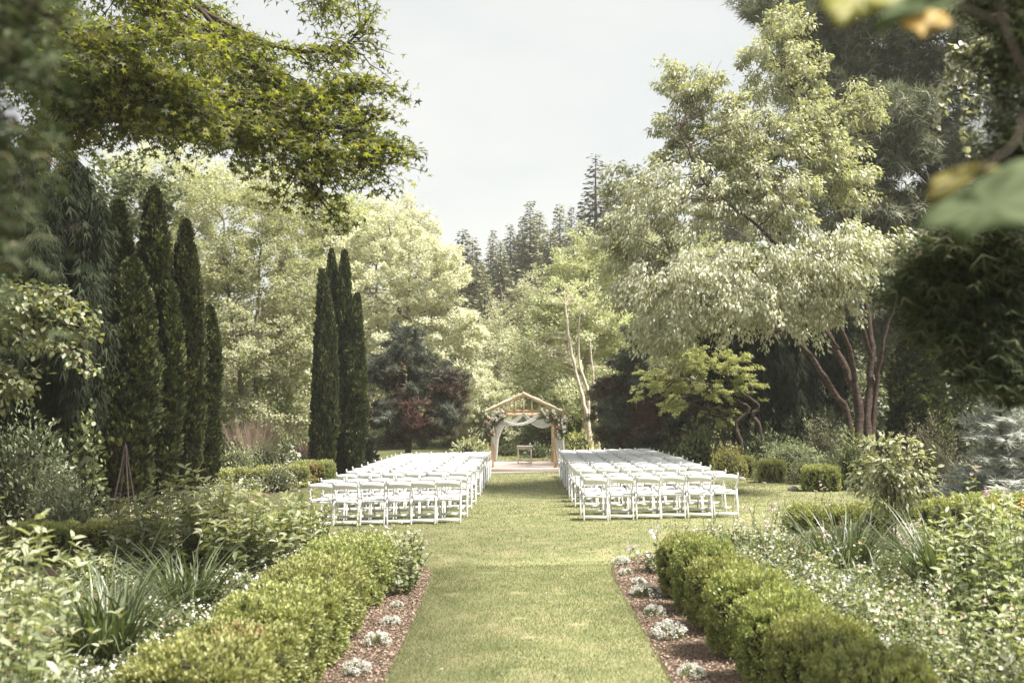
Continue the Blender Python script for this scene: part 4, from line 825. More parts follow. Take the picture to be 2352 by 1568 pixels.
# --- arborvitae columns
def column_mesh(H, Rr, seed, n):
    rs = np.random.default_rng(seed); g = Geo()
    nc = n // 24; ci = np.arange(nc * 24) // 24; n = len(ci); f = (rs.random(nc) ** .9)[ci]; a = (rs.random(nc) * 2 * np.pi)[ci]; cd_ = rs.random(nc)[ci]
    f = np.clip(f + rs.normal(size=n) * .06 / H, 0, 1); z = f * H; a = a + rs.normal(size=n) * .06 / Rr
    prof = Rr * np.minimum(1, (.55 + 1.6 * f)) * np.clip(1 - f ** 4.5, .0, 1) ** .8 * (1 - .15 * f)
    ph = rs.random(6) * 6
    lump = 1 + .10 * np.sin(a * 2 + z * 2.1 + ph[0]) + .09 * np.sin(a * 5 - z * 5.3 + ph[1]) + .10 * np.sin(a * 9 + ph[2] + 2 * np.sin(z * 3)) * np.sin(z * 17 + 3 * np.sin(a * 4)) + .05 * np.sin(a * 17 + ph[5]) * np.sin(z * 31 + ph[3])
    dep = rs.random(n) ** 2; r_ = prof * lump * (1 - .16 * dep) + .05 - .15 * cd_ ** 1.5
    wob = .05 * np.sin(z * 1.1 + ph[3]), .05 * np.cos(z * .9 + ph[4])
    p_ = np.stack([np.cos(a) * r_ + wob[0], np.sin(a) * r_ + wob[1], z], 1); out = np.stack([np.cos(a), np.sin(a), np.zeros(n)], 1)
    # short fans of scale foliage, held upright
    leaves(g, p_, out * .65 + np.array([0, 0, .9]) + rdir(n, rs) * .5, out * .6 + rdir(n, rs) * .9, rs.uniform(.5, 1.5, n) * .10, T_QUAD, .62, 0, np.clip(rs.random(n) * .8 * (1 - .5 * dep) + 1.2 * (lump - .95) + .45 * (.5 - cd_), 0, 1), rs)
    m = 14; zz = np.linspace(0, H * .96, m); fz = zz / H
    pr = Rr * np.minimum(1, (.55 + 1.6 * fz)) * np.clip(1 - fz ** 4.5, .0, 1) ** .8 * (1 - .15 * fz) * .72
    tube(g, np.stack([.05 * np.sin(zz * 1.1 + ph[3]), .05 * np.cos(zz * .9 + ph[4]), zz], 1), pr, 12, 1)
    return g.mesh('arborvitae', [M['thuja'], M['core']])
COL = {}
def column(x, top, Y, rpx, label, group, variant):
    b = basept(x, Y); H = P(x, top, Y)[2] - b[2]; Rr = rpx * Y / F
    key = variant
    if key not in COL: COL[key] = (column_mesh(H, Rr, 200 + variant, int(3500 * H * Rr * 2.9)), H, Rr)
    me, H0, R0 = COL[key]
    o = bpy.data.objects.new('arborvitae', me); sc.collection.objects.link(o); o.location = tuple(b); o.scale = (Rr / R0, Rr / R0, H / H0); o.rotation_euler = (0, 0, rng.random() * 6)
    tag(o, label, 'tree', group)
gl = 'tall arborvitae on the left'
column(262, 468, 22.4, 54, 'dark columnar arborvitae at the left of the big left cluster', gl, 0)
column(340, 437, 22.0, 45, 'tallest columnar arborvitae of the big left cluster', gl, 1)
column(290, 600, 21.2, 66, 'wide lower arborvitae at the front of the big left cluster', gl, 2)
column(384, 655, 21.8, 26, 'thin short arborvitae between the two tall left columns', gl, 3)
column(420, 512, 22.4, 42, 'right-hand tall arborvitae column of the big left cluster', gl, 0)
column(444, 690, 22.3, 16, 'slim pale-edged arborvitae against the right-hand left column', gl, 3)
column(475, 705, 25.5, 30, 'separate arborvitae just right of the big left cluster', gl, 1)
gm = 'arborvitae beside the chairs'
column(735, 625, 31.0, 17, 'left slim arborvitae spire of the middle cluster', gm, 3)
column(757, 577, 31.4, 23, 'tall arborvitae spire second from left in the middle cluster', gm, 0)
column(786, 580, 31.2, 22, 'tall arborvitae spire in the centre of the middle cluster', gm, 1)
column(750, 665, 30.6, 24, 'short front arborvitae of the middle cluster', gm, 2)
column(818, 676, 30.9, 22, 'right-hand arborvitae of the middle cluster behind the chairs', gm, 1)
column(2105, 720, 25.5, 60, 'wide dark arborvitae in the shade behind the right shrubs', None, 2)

# --- blue conifer domes with rusty inside
def dome(label, x, Y, lob, seed):
    base = basept(x, Y)
    ctr = np.mean([P(q[0], q[1], q[4]) for q in lob], 0) - base
    def inner(pos, rs):
        return (pos[:, 2] < 3.1 + rs.normal(size=len(pos)) * .5) & (np.sin(pos[:, 0] * 3 + seed) * np.sin(pos[:, 2] * 2.6) + rs.normal(size=len(pos)) * .35 > -.1)
    return tree('blue_conifer', label, 'tree', base, [([(0, 0, 0), (.1, 0, 1.5), tuple(P(x, lob[0][1], Y) - base)], .14, .04), ([(0, 0, .9), (.8, -.3, 2.0), (1.2, -.5, 2.6)], .06, .02), ([(0, 0, .7), (-.9, -.3, 1.6), (-1.3, -.3, 2.0)], .06, .02)],
                [lobe_px(base, *q) for q in lob], 250, .42, 120, .15, T_TUFT, M['blue'], M['twig'], width=1.6, droop=.15, flat=.45, seed=seed, shell=.55, mats2=M['rust'], crown2=inner, up=.6, nb=120, low=.5)
dome('dark blue-green conifer dome with rusty inside, left of the arch', 935, 35.5, [(935, 800, 35, 40, 35.5), (925, 860, 62, 50, 35.5), (1000, 900, 60, 50, 35.3), (890, 930, 60, 50, 35.3), (960, 960, 85, 50, 35)], 110)
dome('dark blue-green conifer dome with rusty inside, right of the arch', 1480, 34.5, [(1475, 810, 45, 40, 34.5), (1480, 870, 75, 55, 34.5), (1430, 930, 55, 60, 34.3), (1530, 930, 75, 55, 34.3), (1480, 980, 90, 40, 34)], 112)

# --- lime japanese maple right
YJ = 28.3; base = basept(1708, YJ)
def jp(x, y, dY=0): return tuple(P(x, y, YJ + dY) - base)
tree('japanese_maple', 'low lime green maple with crooked trunk behind the right chairs', 'tree', base,
     [([(0, 0, 0), jp(1700, 1010), jp(1690, 975), jp(1720, 940), jp(1705, 925)], .07, .05), ([(.4, .2, 0), jp(1745, 985), jp(1728, 955), jp(1740, 930), jp(1690, 895), jp(1620, 880), jp(1560, 862)], .09, .03), ([jp(1690, 895), jp(1650, 850), jp(1600, 830)], .04, .02)],
     [lobe_px(base, *q) for q in [(1510, 870, 50, 30, YJ - .8), (1580, 835, 70, 35, YJ - .5), (1660, 845, 70, 38, YJ), (1710, 880, 40, 34, YJ), (1475, 905, 25, 24, YJ - .6), (1570, 885, 60, 25, YJ - .3), (1640, 900, 60, 30, YJ), (1660, 950, 50, 34, YJ + .5), (1550, 930, 40, 24, YJ + .5), (1700, 930, 40, 34, YJ + .5)]],
     330, .20, 60, .085, T_MAPLE3, M['lime'], M['bark_dark'], width=1.1, droop=.4, flat=.5, seed=120, shell=.2, nb=120)
# light sprays of a dogwood at the left edge
YD = 10.5; base = np.array([PX(-190, YD), YD, float(gz(-6, YD))])
t = empty('dogwood_tree', base, 'pale layered leafy branches reaching in from left edge', 'tree'); g = Geo(); gt = Geo(); rs = np.random.default_rng(130)
tube(gt, catmull([(0, 0, -.05), (.05, 0, 1.0), (0, .1, 2.4)], 5), np.linspace(.07, .03, 11), 8)
for lp in [[(-190, 760), (-60, 700), (60, 660), (120, 680), (200, 735)], [(-190, 860), (-40, 740), (60, 720), (140, 745), (215, 770)], [(-190, 900), (-20, 760), (80, 770), (150, 800), (215, 845)], [(-190, 1000), (-60, 885), (0, 890), (50, 900)], [(-190, 700), (-60, 640), (0, 650), (60, 690)], [(-190, 880), (-60, 850), (0, 860), (40, 870)], [(-190, 820), (0, 720), (100, 700), (170, 720)]]:
    path = [P(x, y, YD + rs.uniform(-.4, .4)) - base for x, y in lp]
    sprays(g, gt, path, .018, 20, (.15, .42), 30, .075, T_OVAL, rs, droop=.15, width=.75, start=.25)
g.build('crown', M['phlox'], t); gt.build('trunk', M['bark_dark'], t, True)

# --- near, out-of-focus conifer branches
def near_conifer(label, base, paths, seed, mat, leaf=.07, ntw=30, lenr=(.15, .4), nlf=60, rad=.02):
    rs = np.random.default_rng(seed); t = empty('cedar_tree', base, label, 'tree', 'near conifers framing the view'); g = Geo(); gt = Geo()
    tube(gt, catmull([(0, 0, -.05), (0, 0, 2.), (.0, 0, 5.5)], 5), np.linspace(.12, .06, 11), 8)
    for lp in paths:
        path = [np.array([0, 0, P(lp[0][0], lp[0][1], lp[0][2])[2] - base[2] + .3])] + [P(*p_) - base for p_ in lp]
        sprays(g, gt, path, rad, ntw, lenr, nlf, leaf, T_TUFT, rs, droop=.35, width=1.3, start=.2)
    g.build('crown', mat, t); gt.build('trunk', M['bark_dark'], t, True)
M['neardark'] = leaf_mat('near_cedar', [(.036, .054, .024), (.064, .086, .040), (.11, .13, .065), (.22, .17, .10)], [0, .5, .90, 1], .8, .08, .2, (1, 1.1, .7), 2, .3)
bl = np.array([-2.3, 2.4, 0.])
near_conifer('dark blurred cedar branches close to camera at upper left', bl, [[(-120, -60, 2.3), (-20, 0, 2.2), (60, 20, 2.1)], [(-160, 60, 2.3), (-60, 100, 2.1), (20, 140, 2.0)], [(-160, 200, 2.3), (-80, 250, 2.1), (-20, 310, 2.0)],
              [(-160, 340, 2.3), (-90, 410, 2.1), (-30, 480, 2.0)], [(-170, 500, 2.3), (-110, 580, 2.1), (-60, 690, 2.0)], [(-120, -160, 2.3), (0, -90, 2.3), (90, -50, 2.2)]], 140, M['neardark'], .05, 20, (.10, .24), 34, .010)
br = np.array([3.75, 5.6, 0.])
near_conifer('dark blurred pine branches close to camera at the right edge', br, [[(2420, 520, 5.6), (2280, 530, 5.5), (2150, 570, 5.4)], [(2420, 580, 5.6), (2260, 610, 5.5), (2120, 640, 5.4)], [(2420, 640, 5.6), (2280, 680, 5.5), (2150, 720, 5.4)], [(2420, 700, 5.6), (2320, 750, 5.5), (2220, 790, 5.4)],
              [(2420, 480, 5.6), (2300, 500, 5.3), (2190, 540, 5.2)], [(2440, 760, 5.6), (2370, 800, 5.5), (2310, 840, 5.4)], [(2420, 540, 5.8), (2240, 590, 5.8), (2110, 610, 5.8)], [(2420, 660, 5.8), (2250, 670, 5.8), (2140, 680, 5.8)]], 141, M['neardark'], .075, 44, (.2, .42), 130, .03)
br2 = np.array([3.3, 4.3, 0.])
near_conifer('dark leaning branches above the big leaves at the upper right', br2, [[(2440, 60, 4.3), (2370, 100, 4.2), (2310, 60, 4.1)], [(2450, 160, 4.3), (2400, 220, 4.2), (2340, 320, 4.1)], [(2440, 10, 4.3), (2340, 0, 4.3), (2270, -30, 4.2)], [(2440, 280, 4.3), (2370, 300, 4.2), (2310, 380, 4.1)]], 142, M['neardark'], .06, 30, (.15, .32), 80)

# --- weeping katsura sprig
YK = 9.0; base = P(2380, 20, YK)
t = empty('weeping_branch', base, 'hanging branch with round silvery leaves at the upper right', 'branch'); g = Geo(); gt = Geo(); rs = np.random.default_rng(150)
tube(gt, catmull([(0, 0, 0), P(2300, 60, YK) - base, P(2220, 95, YK) - base, P(2170, 110, YK) - base], 6), np.linspace(.015, .006, 19), 5)
for (x0, y0, x1, y1) in [(2190, 100, 2145, 300), (2180, 105, 2165, 260), (2215, 95, 2210, 250), (2222, 95, 2215, 360), (2235, 92, 2250, 300), (2260, 80, 2262, 210), (2290, 90, 2300, 190), (2200, 98, 2185, 200)]:
    n = 12; tt = np.linspace(0, 1, n)[:, None]; pth = (P(x0, y0, YK) - base) * (1 - tt) + (P(x1, y1, YK) - base) * tt + rs.normal(size=(n, 3)) * .008; tube(gt, pth, .003, 4)
    m = 44; s = rs.random(m) * (n - 1.01); i = s.astype(int); pp = pth[i] + (pth[i + 1] - pth[i]) * (s - i)[:, None]
    leaves(g, pp, rs.normal(size=(m, 3)) * .7 + np.array([0, -.2, -.6]), rs.normal(size=(m, 3)) * .5 + np.array([0, -.6, .6]), rs.uniform(.045, .075, m), T_OVAL, 1.1, rs=rs)
g.build('leaves', M['silver'], t); gt.build('twigs', M['bark_dark'], t)
# --- big blurred leaves near the lens
YB = 1.35; base = P(2300, 60, YB + .1)
t = empty('broadleaf_branch', base, 'blurred big-leaved twig close to the camera at upper right', 'branch')
g = Geo(); tube(g, catmull([P(2480, -200, YB + .15) - base, P(2330, -40, YB + .1) - base, P(2300, 40, YB + .1) - base, P(2380, 230, YB + .1) - base, P(2460, 420, YB + .08) - base], 8), np.linspace(.0045, .003, 33), 7)
tube(g, catmull([P(2290, 50, YB + .1) - base, P(2220, 20, YB + .05) - base, P(2100, -30, YB) - base], 5), .0025, 6)
tube(g, catmull([P(2350, 260, YB + .1) - base, P(2330, 330, YB + .05) - base, P(2250, 390, YB) - base], 5), .0025, 6)
g.build('twig', M['bark_dark'], t)
def bigleaf(outline, Y, mat, label, curl=.012, tilt=0.):
    """outline in reading coordinates: root first, closed leaf edge; built with its own curl"""
    o = np.array([P(x, y, Y) for x, y in outline]) - base; c = o.mean(0); r_ = o[0]; n = len(o); g = Geo()
    ring = catmull(np.vstack([o, o[:1]]), 5)[:-1]; m = len(ring); V = [c]; 
    for k in (.34, .67, 1.0):
        q = c + (ring - c) * k; an = np.arange(m) / m * 2 * np.pi
        q[:, 1] += curl * k * k * np.cos(an * 3) + tilt * (q[:, 2] - c[2]) + .004 * np.sin(an * 9) * k
        V += list(q)
    g.add(V, [[0, 1 + j, 1 + (j + 1) % m] for j in range(m)], 0, .5)
    g.F.setdefault((4, 0), []).append(np.array([[1 + k * m + j, 1 + (k + 1) * m + j, 1 + (k + 1) * m + (j + 1) % m, 1 + k * m + (j + 1) % m] for k in (0, 1) for j in range(m)]))
    ob = g.build('leaf', mat, t, True); ob['label'] = label; ob.modifiers.new('thickness', 'SOLIDIFY').thickness = .0006
bigleaf([(2090, -60), (2080, 0), (2010, 35), (1960, 52), (1905, 82), (1885, 30), (1890, -20), (1930, -80), (2020, -90)], YB, M['bigleaf_y'], 'yellow-green leaf', tilt=.5)
bigleaf([(2220, -20), (2180, 20), (2100, 40), (2040, 60), (1985, 82), (2020, 40), (2060, 0), (2120, -30), (2180, -40)], YB - .05, M['bigleaf_g'], 'greyish leaf', tilt=.3)
bigleaf([(2190, 20), (2178, 68), (2140, 72), (2108, 100), (2085, 70), (2072, 32), (2120, 15)], YB + .06, M['bigleaf_o'], 'orange leaf', tilt=.4)
bigleaf([(2330, 378), (2250, 395), (2180, 450), (2125, 475), (2122, 440), (2150, 405), (2200, 385), (2260, 375)], YB + .05, M['bigleaf_y'], 'yellow leaf', tilt=.4)
bigleaf([(2480, 350), (2440, 470), (2360, 525), (2250, 535), (2190, 570), (2160, 530), (2105, 535), (2130, 490), (2200, 440), (2290, 390), (2380, 350)], YB, M['bigleaf_g'], 'large grey-green leaf', tilt=.5)

# ------------------------------------------------------------ shrubs and bed plants
def mound(name, label, cat, x, ybase, wpx, top, Y, mat, seed, leaf=.05, T=T_QUAD, width=.6, dens=1.0, noise=.14, group=None, up=.5, droop=0., flower=None, nf=0, fs=.03, kind=None, core=True, depth=None):
    """one plant: rounded leafy body from the ground up, top row given"""
    base = basept(x, Y) if (ybase is None or Y) else G(x, ybase); Y = base[1]; rs = np.random.default_rng(seed)
    Hh = max(.15, P(x, top, Y)[2] - base[2]); Rx = wpx / 2 * Y / F; Ry = depth or Rx * .85
    A = 2 * math.pi * ((Rx * Ry + Rx * Hh + Ry * Hh) / 3); n = int(dens * A / (leaf * leaf * width) * 1.5); n = min(n, 30000)
    d = rdir(n, rs); d[:, 2] = np.abs(d[:, 2]); ph = rs.random(6) * 6
    k = 1 + noise * (np.sin(d[:, 0] * 5 + ph[0]) * np.sin(d[:, 1] * 6 + ph[1]) + np.sin(d[:, 2] * 9 + ph[2]) * np.sin(d[:, 0] * 11 + ph[3]) + .7 * np.sin(d[:, 0] * 19 + d[:, 2] * 17 + ph[4])) * .8
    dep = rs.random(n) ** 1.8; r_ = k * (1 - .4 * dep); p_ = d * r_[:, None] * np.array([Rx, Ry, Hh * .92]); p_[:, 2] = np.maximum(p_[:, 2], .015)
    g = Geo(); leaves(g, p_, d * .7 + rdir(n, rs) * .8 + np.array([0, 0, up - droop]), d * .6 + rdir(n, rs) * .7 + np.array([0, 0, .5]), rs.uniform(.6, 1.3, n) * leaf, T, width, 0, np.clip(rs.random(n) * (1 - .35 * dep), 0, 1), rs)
    mats = [mat, M['core']]
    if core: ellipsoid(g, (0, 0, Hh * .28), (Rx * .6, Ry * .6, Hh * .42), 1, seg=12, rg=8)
    if flower:
        mats.append(M[flower]); j = rs.choice(n, nf); ok = d[j, 2] > .1; j = j[ok]; q = d[j] * (k[j] * 1.03)[:, None] * np.array([Rx, Ry, Hh * .95])
        for s in range(4): leaves(g, q + rs.normal(size=q.shape) * fs * .2, rdir(len(j), rs) + d[j] * .3, d[j] + rdir(len(j), rs) * .4, fs * rs.uniform(.7, 1.2, len(j)), T_QUAD, .9, 2, rs=rs)
    o = g.build(name, mats); o.location = tuple(base); return tag(o, label, cat, group, kind)
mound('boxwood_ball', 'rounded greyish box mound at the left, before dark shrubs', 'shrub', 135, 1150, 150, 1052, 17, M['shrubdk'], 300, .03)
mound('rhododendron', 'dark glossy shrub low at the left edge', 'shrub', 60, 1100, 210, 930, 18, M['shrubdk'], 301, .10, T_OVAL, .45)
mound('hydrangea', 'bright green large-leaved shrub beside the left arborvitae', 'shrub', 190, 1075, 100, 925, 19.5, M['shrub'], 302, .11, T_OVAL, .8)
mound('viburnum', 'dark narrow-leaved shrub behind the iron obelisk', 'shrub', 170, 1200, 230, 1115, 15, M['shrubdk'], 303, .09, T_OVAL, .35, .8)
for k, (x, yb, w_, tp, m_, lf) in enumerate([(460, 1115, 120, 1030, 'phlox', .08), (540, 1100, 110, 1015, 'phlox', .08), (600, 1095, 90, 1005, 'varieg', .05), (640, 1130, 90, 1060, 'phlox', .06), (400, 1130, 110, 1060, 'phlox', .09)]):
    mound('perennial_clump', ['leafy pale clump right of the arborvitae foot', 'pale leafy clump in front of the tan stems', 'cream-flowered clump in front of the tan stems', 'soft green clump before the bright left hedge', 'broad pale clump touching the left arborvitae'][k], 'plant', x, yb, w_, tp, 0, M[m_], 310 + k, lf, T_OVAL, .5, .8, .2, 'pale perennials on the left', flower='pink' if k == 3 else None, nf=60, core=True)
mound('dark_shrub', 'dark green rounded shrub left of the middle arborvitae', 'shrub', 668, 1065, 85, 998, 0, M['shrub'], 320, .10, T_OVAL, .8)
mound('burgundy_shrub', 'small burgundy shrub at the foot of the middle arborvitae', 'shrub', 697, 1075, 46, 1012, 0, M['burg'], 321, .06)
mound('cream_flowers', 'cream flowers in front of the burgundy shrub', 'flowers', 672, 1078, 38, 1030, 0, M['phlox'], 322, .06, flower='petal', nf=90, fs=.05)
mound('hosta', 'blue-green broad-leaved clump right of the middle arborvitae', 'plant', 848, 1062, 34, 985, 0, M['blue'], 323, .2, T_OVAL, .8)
# tan twiggy shrub
b = G(588, 1062); t = empty('twiggy_shrub', b, 'tan bare-stemmed shrub behind the left perennials', 'shrub'); g = Geo(); rs = np.random.default_rng(9)
for _ in range(260):
    a = rs.normal(size=2) * .5; tube(g, [(a[0] * .4, a[1] * .4, 0), (a[0], a[1], .7), (a[0] * 1.5, a[1] * 1.4, 1.2 + rs.random() * .5)], [.008, .006, .003], 3)
g.build('stems', M['reed'], t)
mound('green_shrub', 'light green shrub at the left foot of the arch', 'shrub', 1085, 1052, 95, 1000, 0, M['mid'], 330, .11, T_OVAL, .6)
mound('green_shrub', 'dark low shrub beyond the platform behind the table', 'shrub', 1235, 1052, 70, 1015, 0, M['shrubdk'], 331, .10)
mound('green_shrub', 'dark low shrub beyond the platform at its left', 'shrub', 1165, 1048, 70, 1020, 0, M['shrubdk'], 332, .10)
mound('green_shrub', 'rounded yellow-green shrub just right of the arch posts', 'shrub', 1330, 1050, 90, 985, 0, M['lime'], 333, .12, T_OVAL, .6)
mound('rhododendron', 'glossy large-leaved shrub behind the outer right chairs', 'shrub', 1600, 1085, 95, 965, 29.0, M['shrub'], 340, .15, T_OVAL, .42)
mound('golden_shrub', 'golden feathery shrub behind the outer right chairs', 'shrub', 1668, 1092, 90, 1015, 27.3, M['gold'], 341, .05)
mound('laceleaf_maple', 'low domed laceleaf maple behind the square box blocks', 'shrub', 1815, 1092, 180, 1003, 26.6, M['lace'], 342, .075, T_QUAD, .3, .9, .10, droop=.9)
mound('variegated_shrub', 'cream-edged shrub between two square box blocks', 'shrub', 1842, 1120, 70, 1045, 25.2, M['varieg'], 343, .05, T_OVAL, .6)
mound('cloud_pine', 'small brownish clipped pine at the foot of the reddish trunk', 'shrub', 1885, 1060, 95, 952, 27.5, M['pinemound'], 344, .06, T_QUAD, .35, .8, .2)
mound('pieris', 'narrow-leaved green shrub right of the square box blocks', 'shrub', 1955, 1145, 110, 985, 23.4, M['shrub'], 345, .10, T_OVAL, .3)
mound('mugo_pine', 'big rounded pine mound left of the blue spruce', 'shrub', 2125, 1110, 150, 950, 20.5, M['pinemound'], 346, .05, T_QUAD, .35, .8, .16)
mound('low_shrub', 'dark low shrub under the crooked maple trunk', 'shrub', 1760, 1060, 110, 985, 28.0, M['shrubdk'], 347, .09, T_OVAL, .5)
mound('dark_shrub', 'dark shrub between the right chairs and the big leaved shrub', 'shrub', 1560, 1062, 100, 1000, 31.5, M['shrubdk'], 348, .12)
conifer('blue_spruce', 3.1, 1.15, 'small silvery blue spruce at the right edge', 'tree', M['spruce'], 350, 20, 13, basept(2288, 17.5), leaf=.10, T=T_TUFT, w=3.2, bare=.03, droopk=.12, dens=3.4)

# foxgloves and tall spikes on the right
b = G(1650, 1080); t = empty('foxglove', b, 'pale pink foxglove spikes rising from the golden shrub', 'flowers'); g = Geo(); gf = Geo(); rs = np.random.default_rng(4)
for k in range(4):
    x = (k - 1.5) * .16; h = 1.0 + .25 * rs.random(); tube(g, [(x, 0, 0), (x, 0, h)], .008, 4); n = 26
    z = np.linspace(h * .6, h, n); leaves(gf, np.stack([np.full(n, x), np.zeros(n), z], 1), rs.normal(size=(n, 3)) + np.array([0, 0, -.3]), rs.normal(size=(n, 3)), .06 * (1.2 - (z / h)), T_OVAL, .8, rs=rs)
g.build('stems', M['stem'], t); gf.build('petals', M['pink'], t)['kind'] = 'stuff'

# leafy stalk plants (phlox and the like)
def stalks(name, label, cat, base, nst, Rr, H, leaf, mat, seed, width=.34, group=None, flower=None, pairs=12, lean=.18, T=T_OVAL, Ry=None, nf=10, fs=.04):
    rs = np.random.default_rng(seed); t = empty(name, base, label, cat, group); g = Geo(); gs = Geo(); gf = Geo(); Ry = Ry or Rr
    if name == 'leafy_perennial' and nst > 5: nst = int(nst * 1.7); H *= 1.1
    for _ in range(nst):
        a = rs.random() * 6.28; r_ = rs.random() ** .5; b = np.array([math.cos(a) * r_ * Rr, math.sin(a) * r_ * Ry, 0]); h = H * rs.uniform(.5, 1.1) * (1 - .3 * r_)
        tip = b + np.array([b[0] * lean / Rr + rs.normal() * .09, b[1] * lean / Ry + rs.normal() * .09, h]); tt = np.linspace(0, 1, 6)[:, None]
        pth = b * (1 - tt) + tip * tt; pth[:, :2] += (tt ** 2 * rs.normal(size=2) * .06)
        tube(gs, pth, np.linspace(.006, .003, 6), 4)
        np_ = max(4, int(pairs * h / H)); s = np.linspace(.18, 1, np_); ang = rs.random() * 3 + np.arange(np_) * 1.57
        pts = np.stack([np.interp(s * 5, np.arange(6), pth[:, k]) for k in range(3)], 1)
        for sg in (0, math.pi, 1.3):
            dz = .15 + .5 * s ** 2
            ax = np.stack([np.cos(ang + sg), np.sin(ang + sg), dz + rs.normal(size=np_) * .38 - .12], 1) + rs.normal(size=(np_, 3)) * .15; nr = np.stack([-np.cos(ang + sg) * .4, -np.sin(ang + sg) * .4, np.ones(np_)], 1) + rs.normal(size=(np_, 3)) * .42
            leaves(g, pts, ax, nr, leaf * (1.1 - .35 * s) * rs.uniform(.55, 1.3, np_), T, width * 1.2, 0, np.clip(.2 + .5 * s + rs.normal(size=np_) * .15, 0, 1), rs)
        if flower and rs.random() < .5:
            q = tip + rs.normal(size=(nf, 3)) * fs * .8; leaves(gf, q, rdir(nf, rs), rdir(nf, rs) + np.array([0, -.3, .8]), fs * rs.uniform(.7, 1.2, nf), T_OVAL, 1., rs=rs)
    g.build('leaves', mat, t); gs.build('stems', M['stem'], t)
    if flower and gf.n: gf.build('petals', M[flower], t)['kind'] = 'stuff'
    return t
gp = 'tall leafy perennials in the left bed'
for k, (x, y, n, Rr, H, lf, lb) in enumerate([
    (-3.05, 5.5, 46, .42, 1.55, .11, 'tall leafy perennial nearest the camera at left edge'), (-3.6, 6.7, 46, .5, 1.6, .11, 'tall leafy perennial behind the nearest one at left edge'),
    (-4.95, 8.3, 44, .55, 1.25, .11, 'leafy perennial left of the strap-leaved clumps'), (-3.4, 5.0, 26, .4, 1.25, .12, 'leafy perennial in the very lower left corner'),
    (-3.55, 12.6, 64, .7, 1.15, .16, 'broad clump of leafy stems right of the iron obelisk'), (-4.6, 13.2, 64, .7, 1.25, .16, 'broad leafy clump directly behind the right strap-leaved clump'), (-2.95, 13.3, 26, .4, .95, .12, 'leafy clump nearest the left front chairs'),
    (-5.3, 12.2, 30, .45, .45, .13, 'leafy clump by the foot of the iron obelisk'), (-7.2, 12.6, 50, .7, .75, .11, 'dark leafy clump left of the iron obelisk'), (-6.2, 10.5, 40, .6, 1.0, .10, 'leafy clump behind the left edge perennials')]):
    stalks('leafy_perennial', lb, 'plant', (x, y, az(x, y)), n, Rr, H, lf, M['phlox'] if k not in (8, 9) else M['shrub'], 400 + k, group=gp, width=.34 if k < 8 else .28)
# two slender stems before the chairs
stalks('leafy_perennial', 'pair of slender leafy stems standing before the leftmost chair', 'plant', (-2.62, 12.3, az(-2.6, 12.3)), 3, .12, 1.12, .14, M['phlox'], 420, group=gp, pairs=8, lean=.05)
gq = 'leafy perennials in the right bed'
for k, (x, y, n, Rr, H, lf, lb) in enumerate([
    (4.35, 8.8, 60, .62, 1.15, .11, 'big leafy clump at the right edge below yellow flowers'), (3.9, 7.3, 50, .55, .85, .10, 'leafy clump low at the right edge'), (5.4, 10.6, 50, .7, 1.1, .11, 'leafy clump behind the big one at the right edge'), (3.2, 6.4, 34, .45, .62, .09, 'leafy clump in the lower right corner')]):
    stalks('leafy_perennial', lb, 'plant', (x, y, az(x, y)), n, Rr, H, lf, M['phlox'], 430 + k, group=gq)
stalks('yellow_flowers', 'yellow-orange flowers at the right edge under the spruce', 'flowers', (6.35, 13.2, az(6.3, 13.2)), 22, .5, .95, .08, M['shrub'], 440, flower='yellow', fs=.05)
stalks('peony', 'peony with pink buds at the right edge', 'flowers', (5.1, 11.2, az(5, 11)), 9, .3, 1.45, .13, M['phlox'], 441, flower='pink', fs=.04, pairs=9)
# standard plant with pale drooping leaves and dark canes
b = np.array([PX(2040, 13.6), 13.6, az(4.9, 13.6)]); t = empty('standard_shrub', b, 'airy pale-leaved shrub on thin dark canes in the right bed', 'plant'); g = Geo(); gs = Geo(); rs = np.random.default_rng(45)
for k in range(7):
    a = rs.normal(size=2) * .08; tube(gs, [(a[0], a[1], 0), (a[0] * 1.5, a[1] * 1.5, .7), (a[0] * 3, a[1] * 3, 1.5)], [.009, .007, .004], 5)
for k in range(150):
    d = rdir(1, rs)[0]; c = np.array([0, 0, 1.12]) + d * np.array([.58, .45, .52]) * rs.uniform(.3, 1); m = 12
    tube(gs, [(d[0] * .1, d[1] * .1, c[2] - .25), tuple(c)], [.004, .002], 3)
    leaves(g, c + rs.normal(size=(m, 3)) * .05, d * .8 + rs.normal(size=(m, 3)) * .5 + np.array([0, 0, -.45]), rs.normal(size=(m, 3)) * .4 + np.array([0, 0, 1]), rs.uniform(.05, .10, m), T_OVAL, .6, rs=rs)
g.build('leaves', M['varieg'], t); gs.build('canes', M['iron'], t)

# daylilies: every blade a part
BM = []
rs = np.random.default_rng(77)
for k in range(14):
    g = Geo(); n = 8; s = np.linspace(0, 1, n); Ln = .62 + .2 * rs.random(); out = .28 + .42 * rs.random(); dr = .25 + .9 * rs.random()
    y = out * s ** 1.1 * Ln * 1.4; z = Ln * (s * 1.15 - dr * .75 * s ** 2.6); w_ = .0085 * np.minimum(1, 1.25 - s) * np.minimum(1, s * 4 + .6); w_[-1] = .001
    side = rs.normal() * .05 * s ** 2
    V = np.concatenate([np.stack([side - w_, y, z + w_ * .35], 1), np.stack([side, y, z], 1), np.stack([side + w_, y, z + w_ * .35], 1)])
    Fq = [[r_ * n + i, r_ * n + i + 1, (r_ + 1) * n + i + 1, (r_ + 1) * n + i] for r_ in (0, 1) for i in range(n - 1)]
    g.add(V, Fq, 0, rs.random()); BM.append(g.mesh('blade', [M['lily']], True))
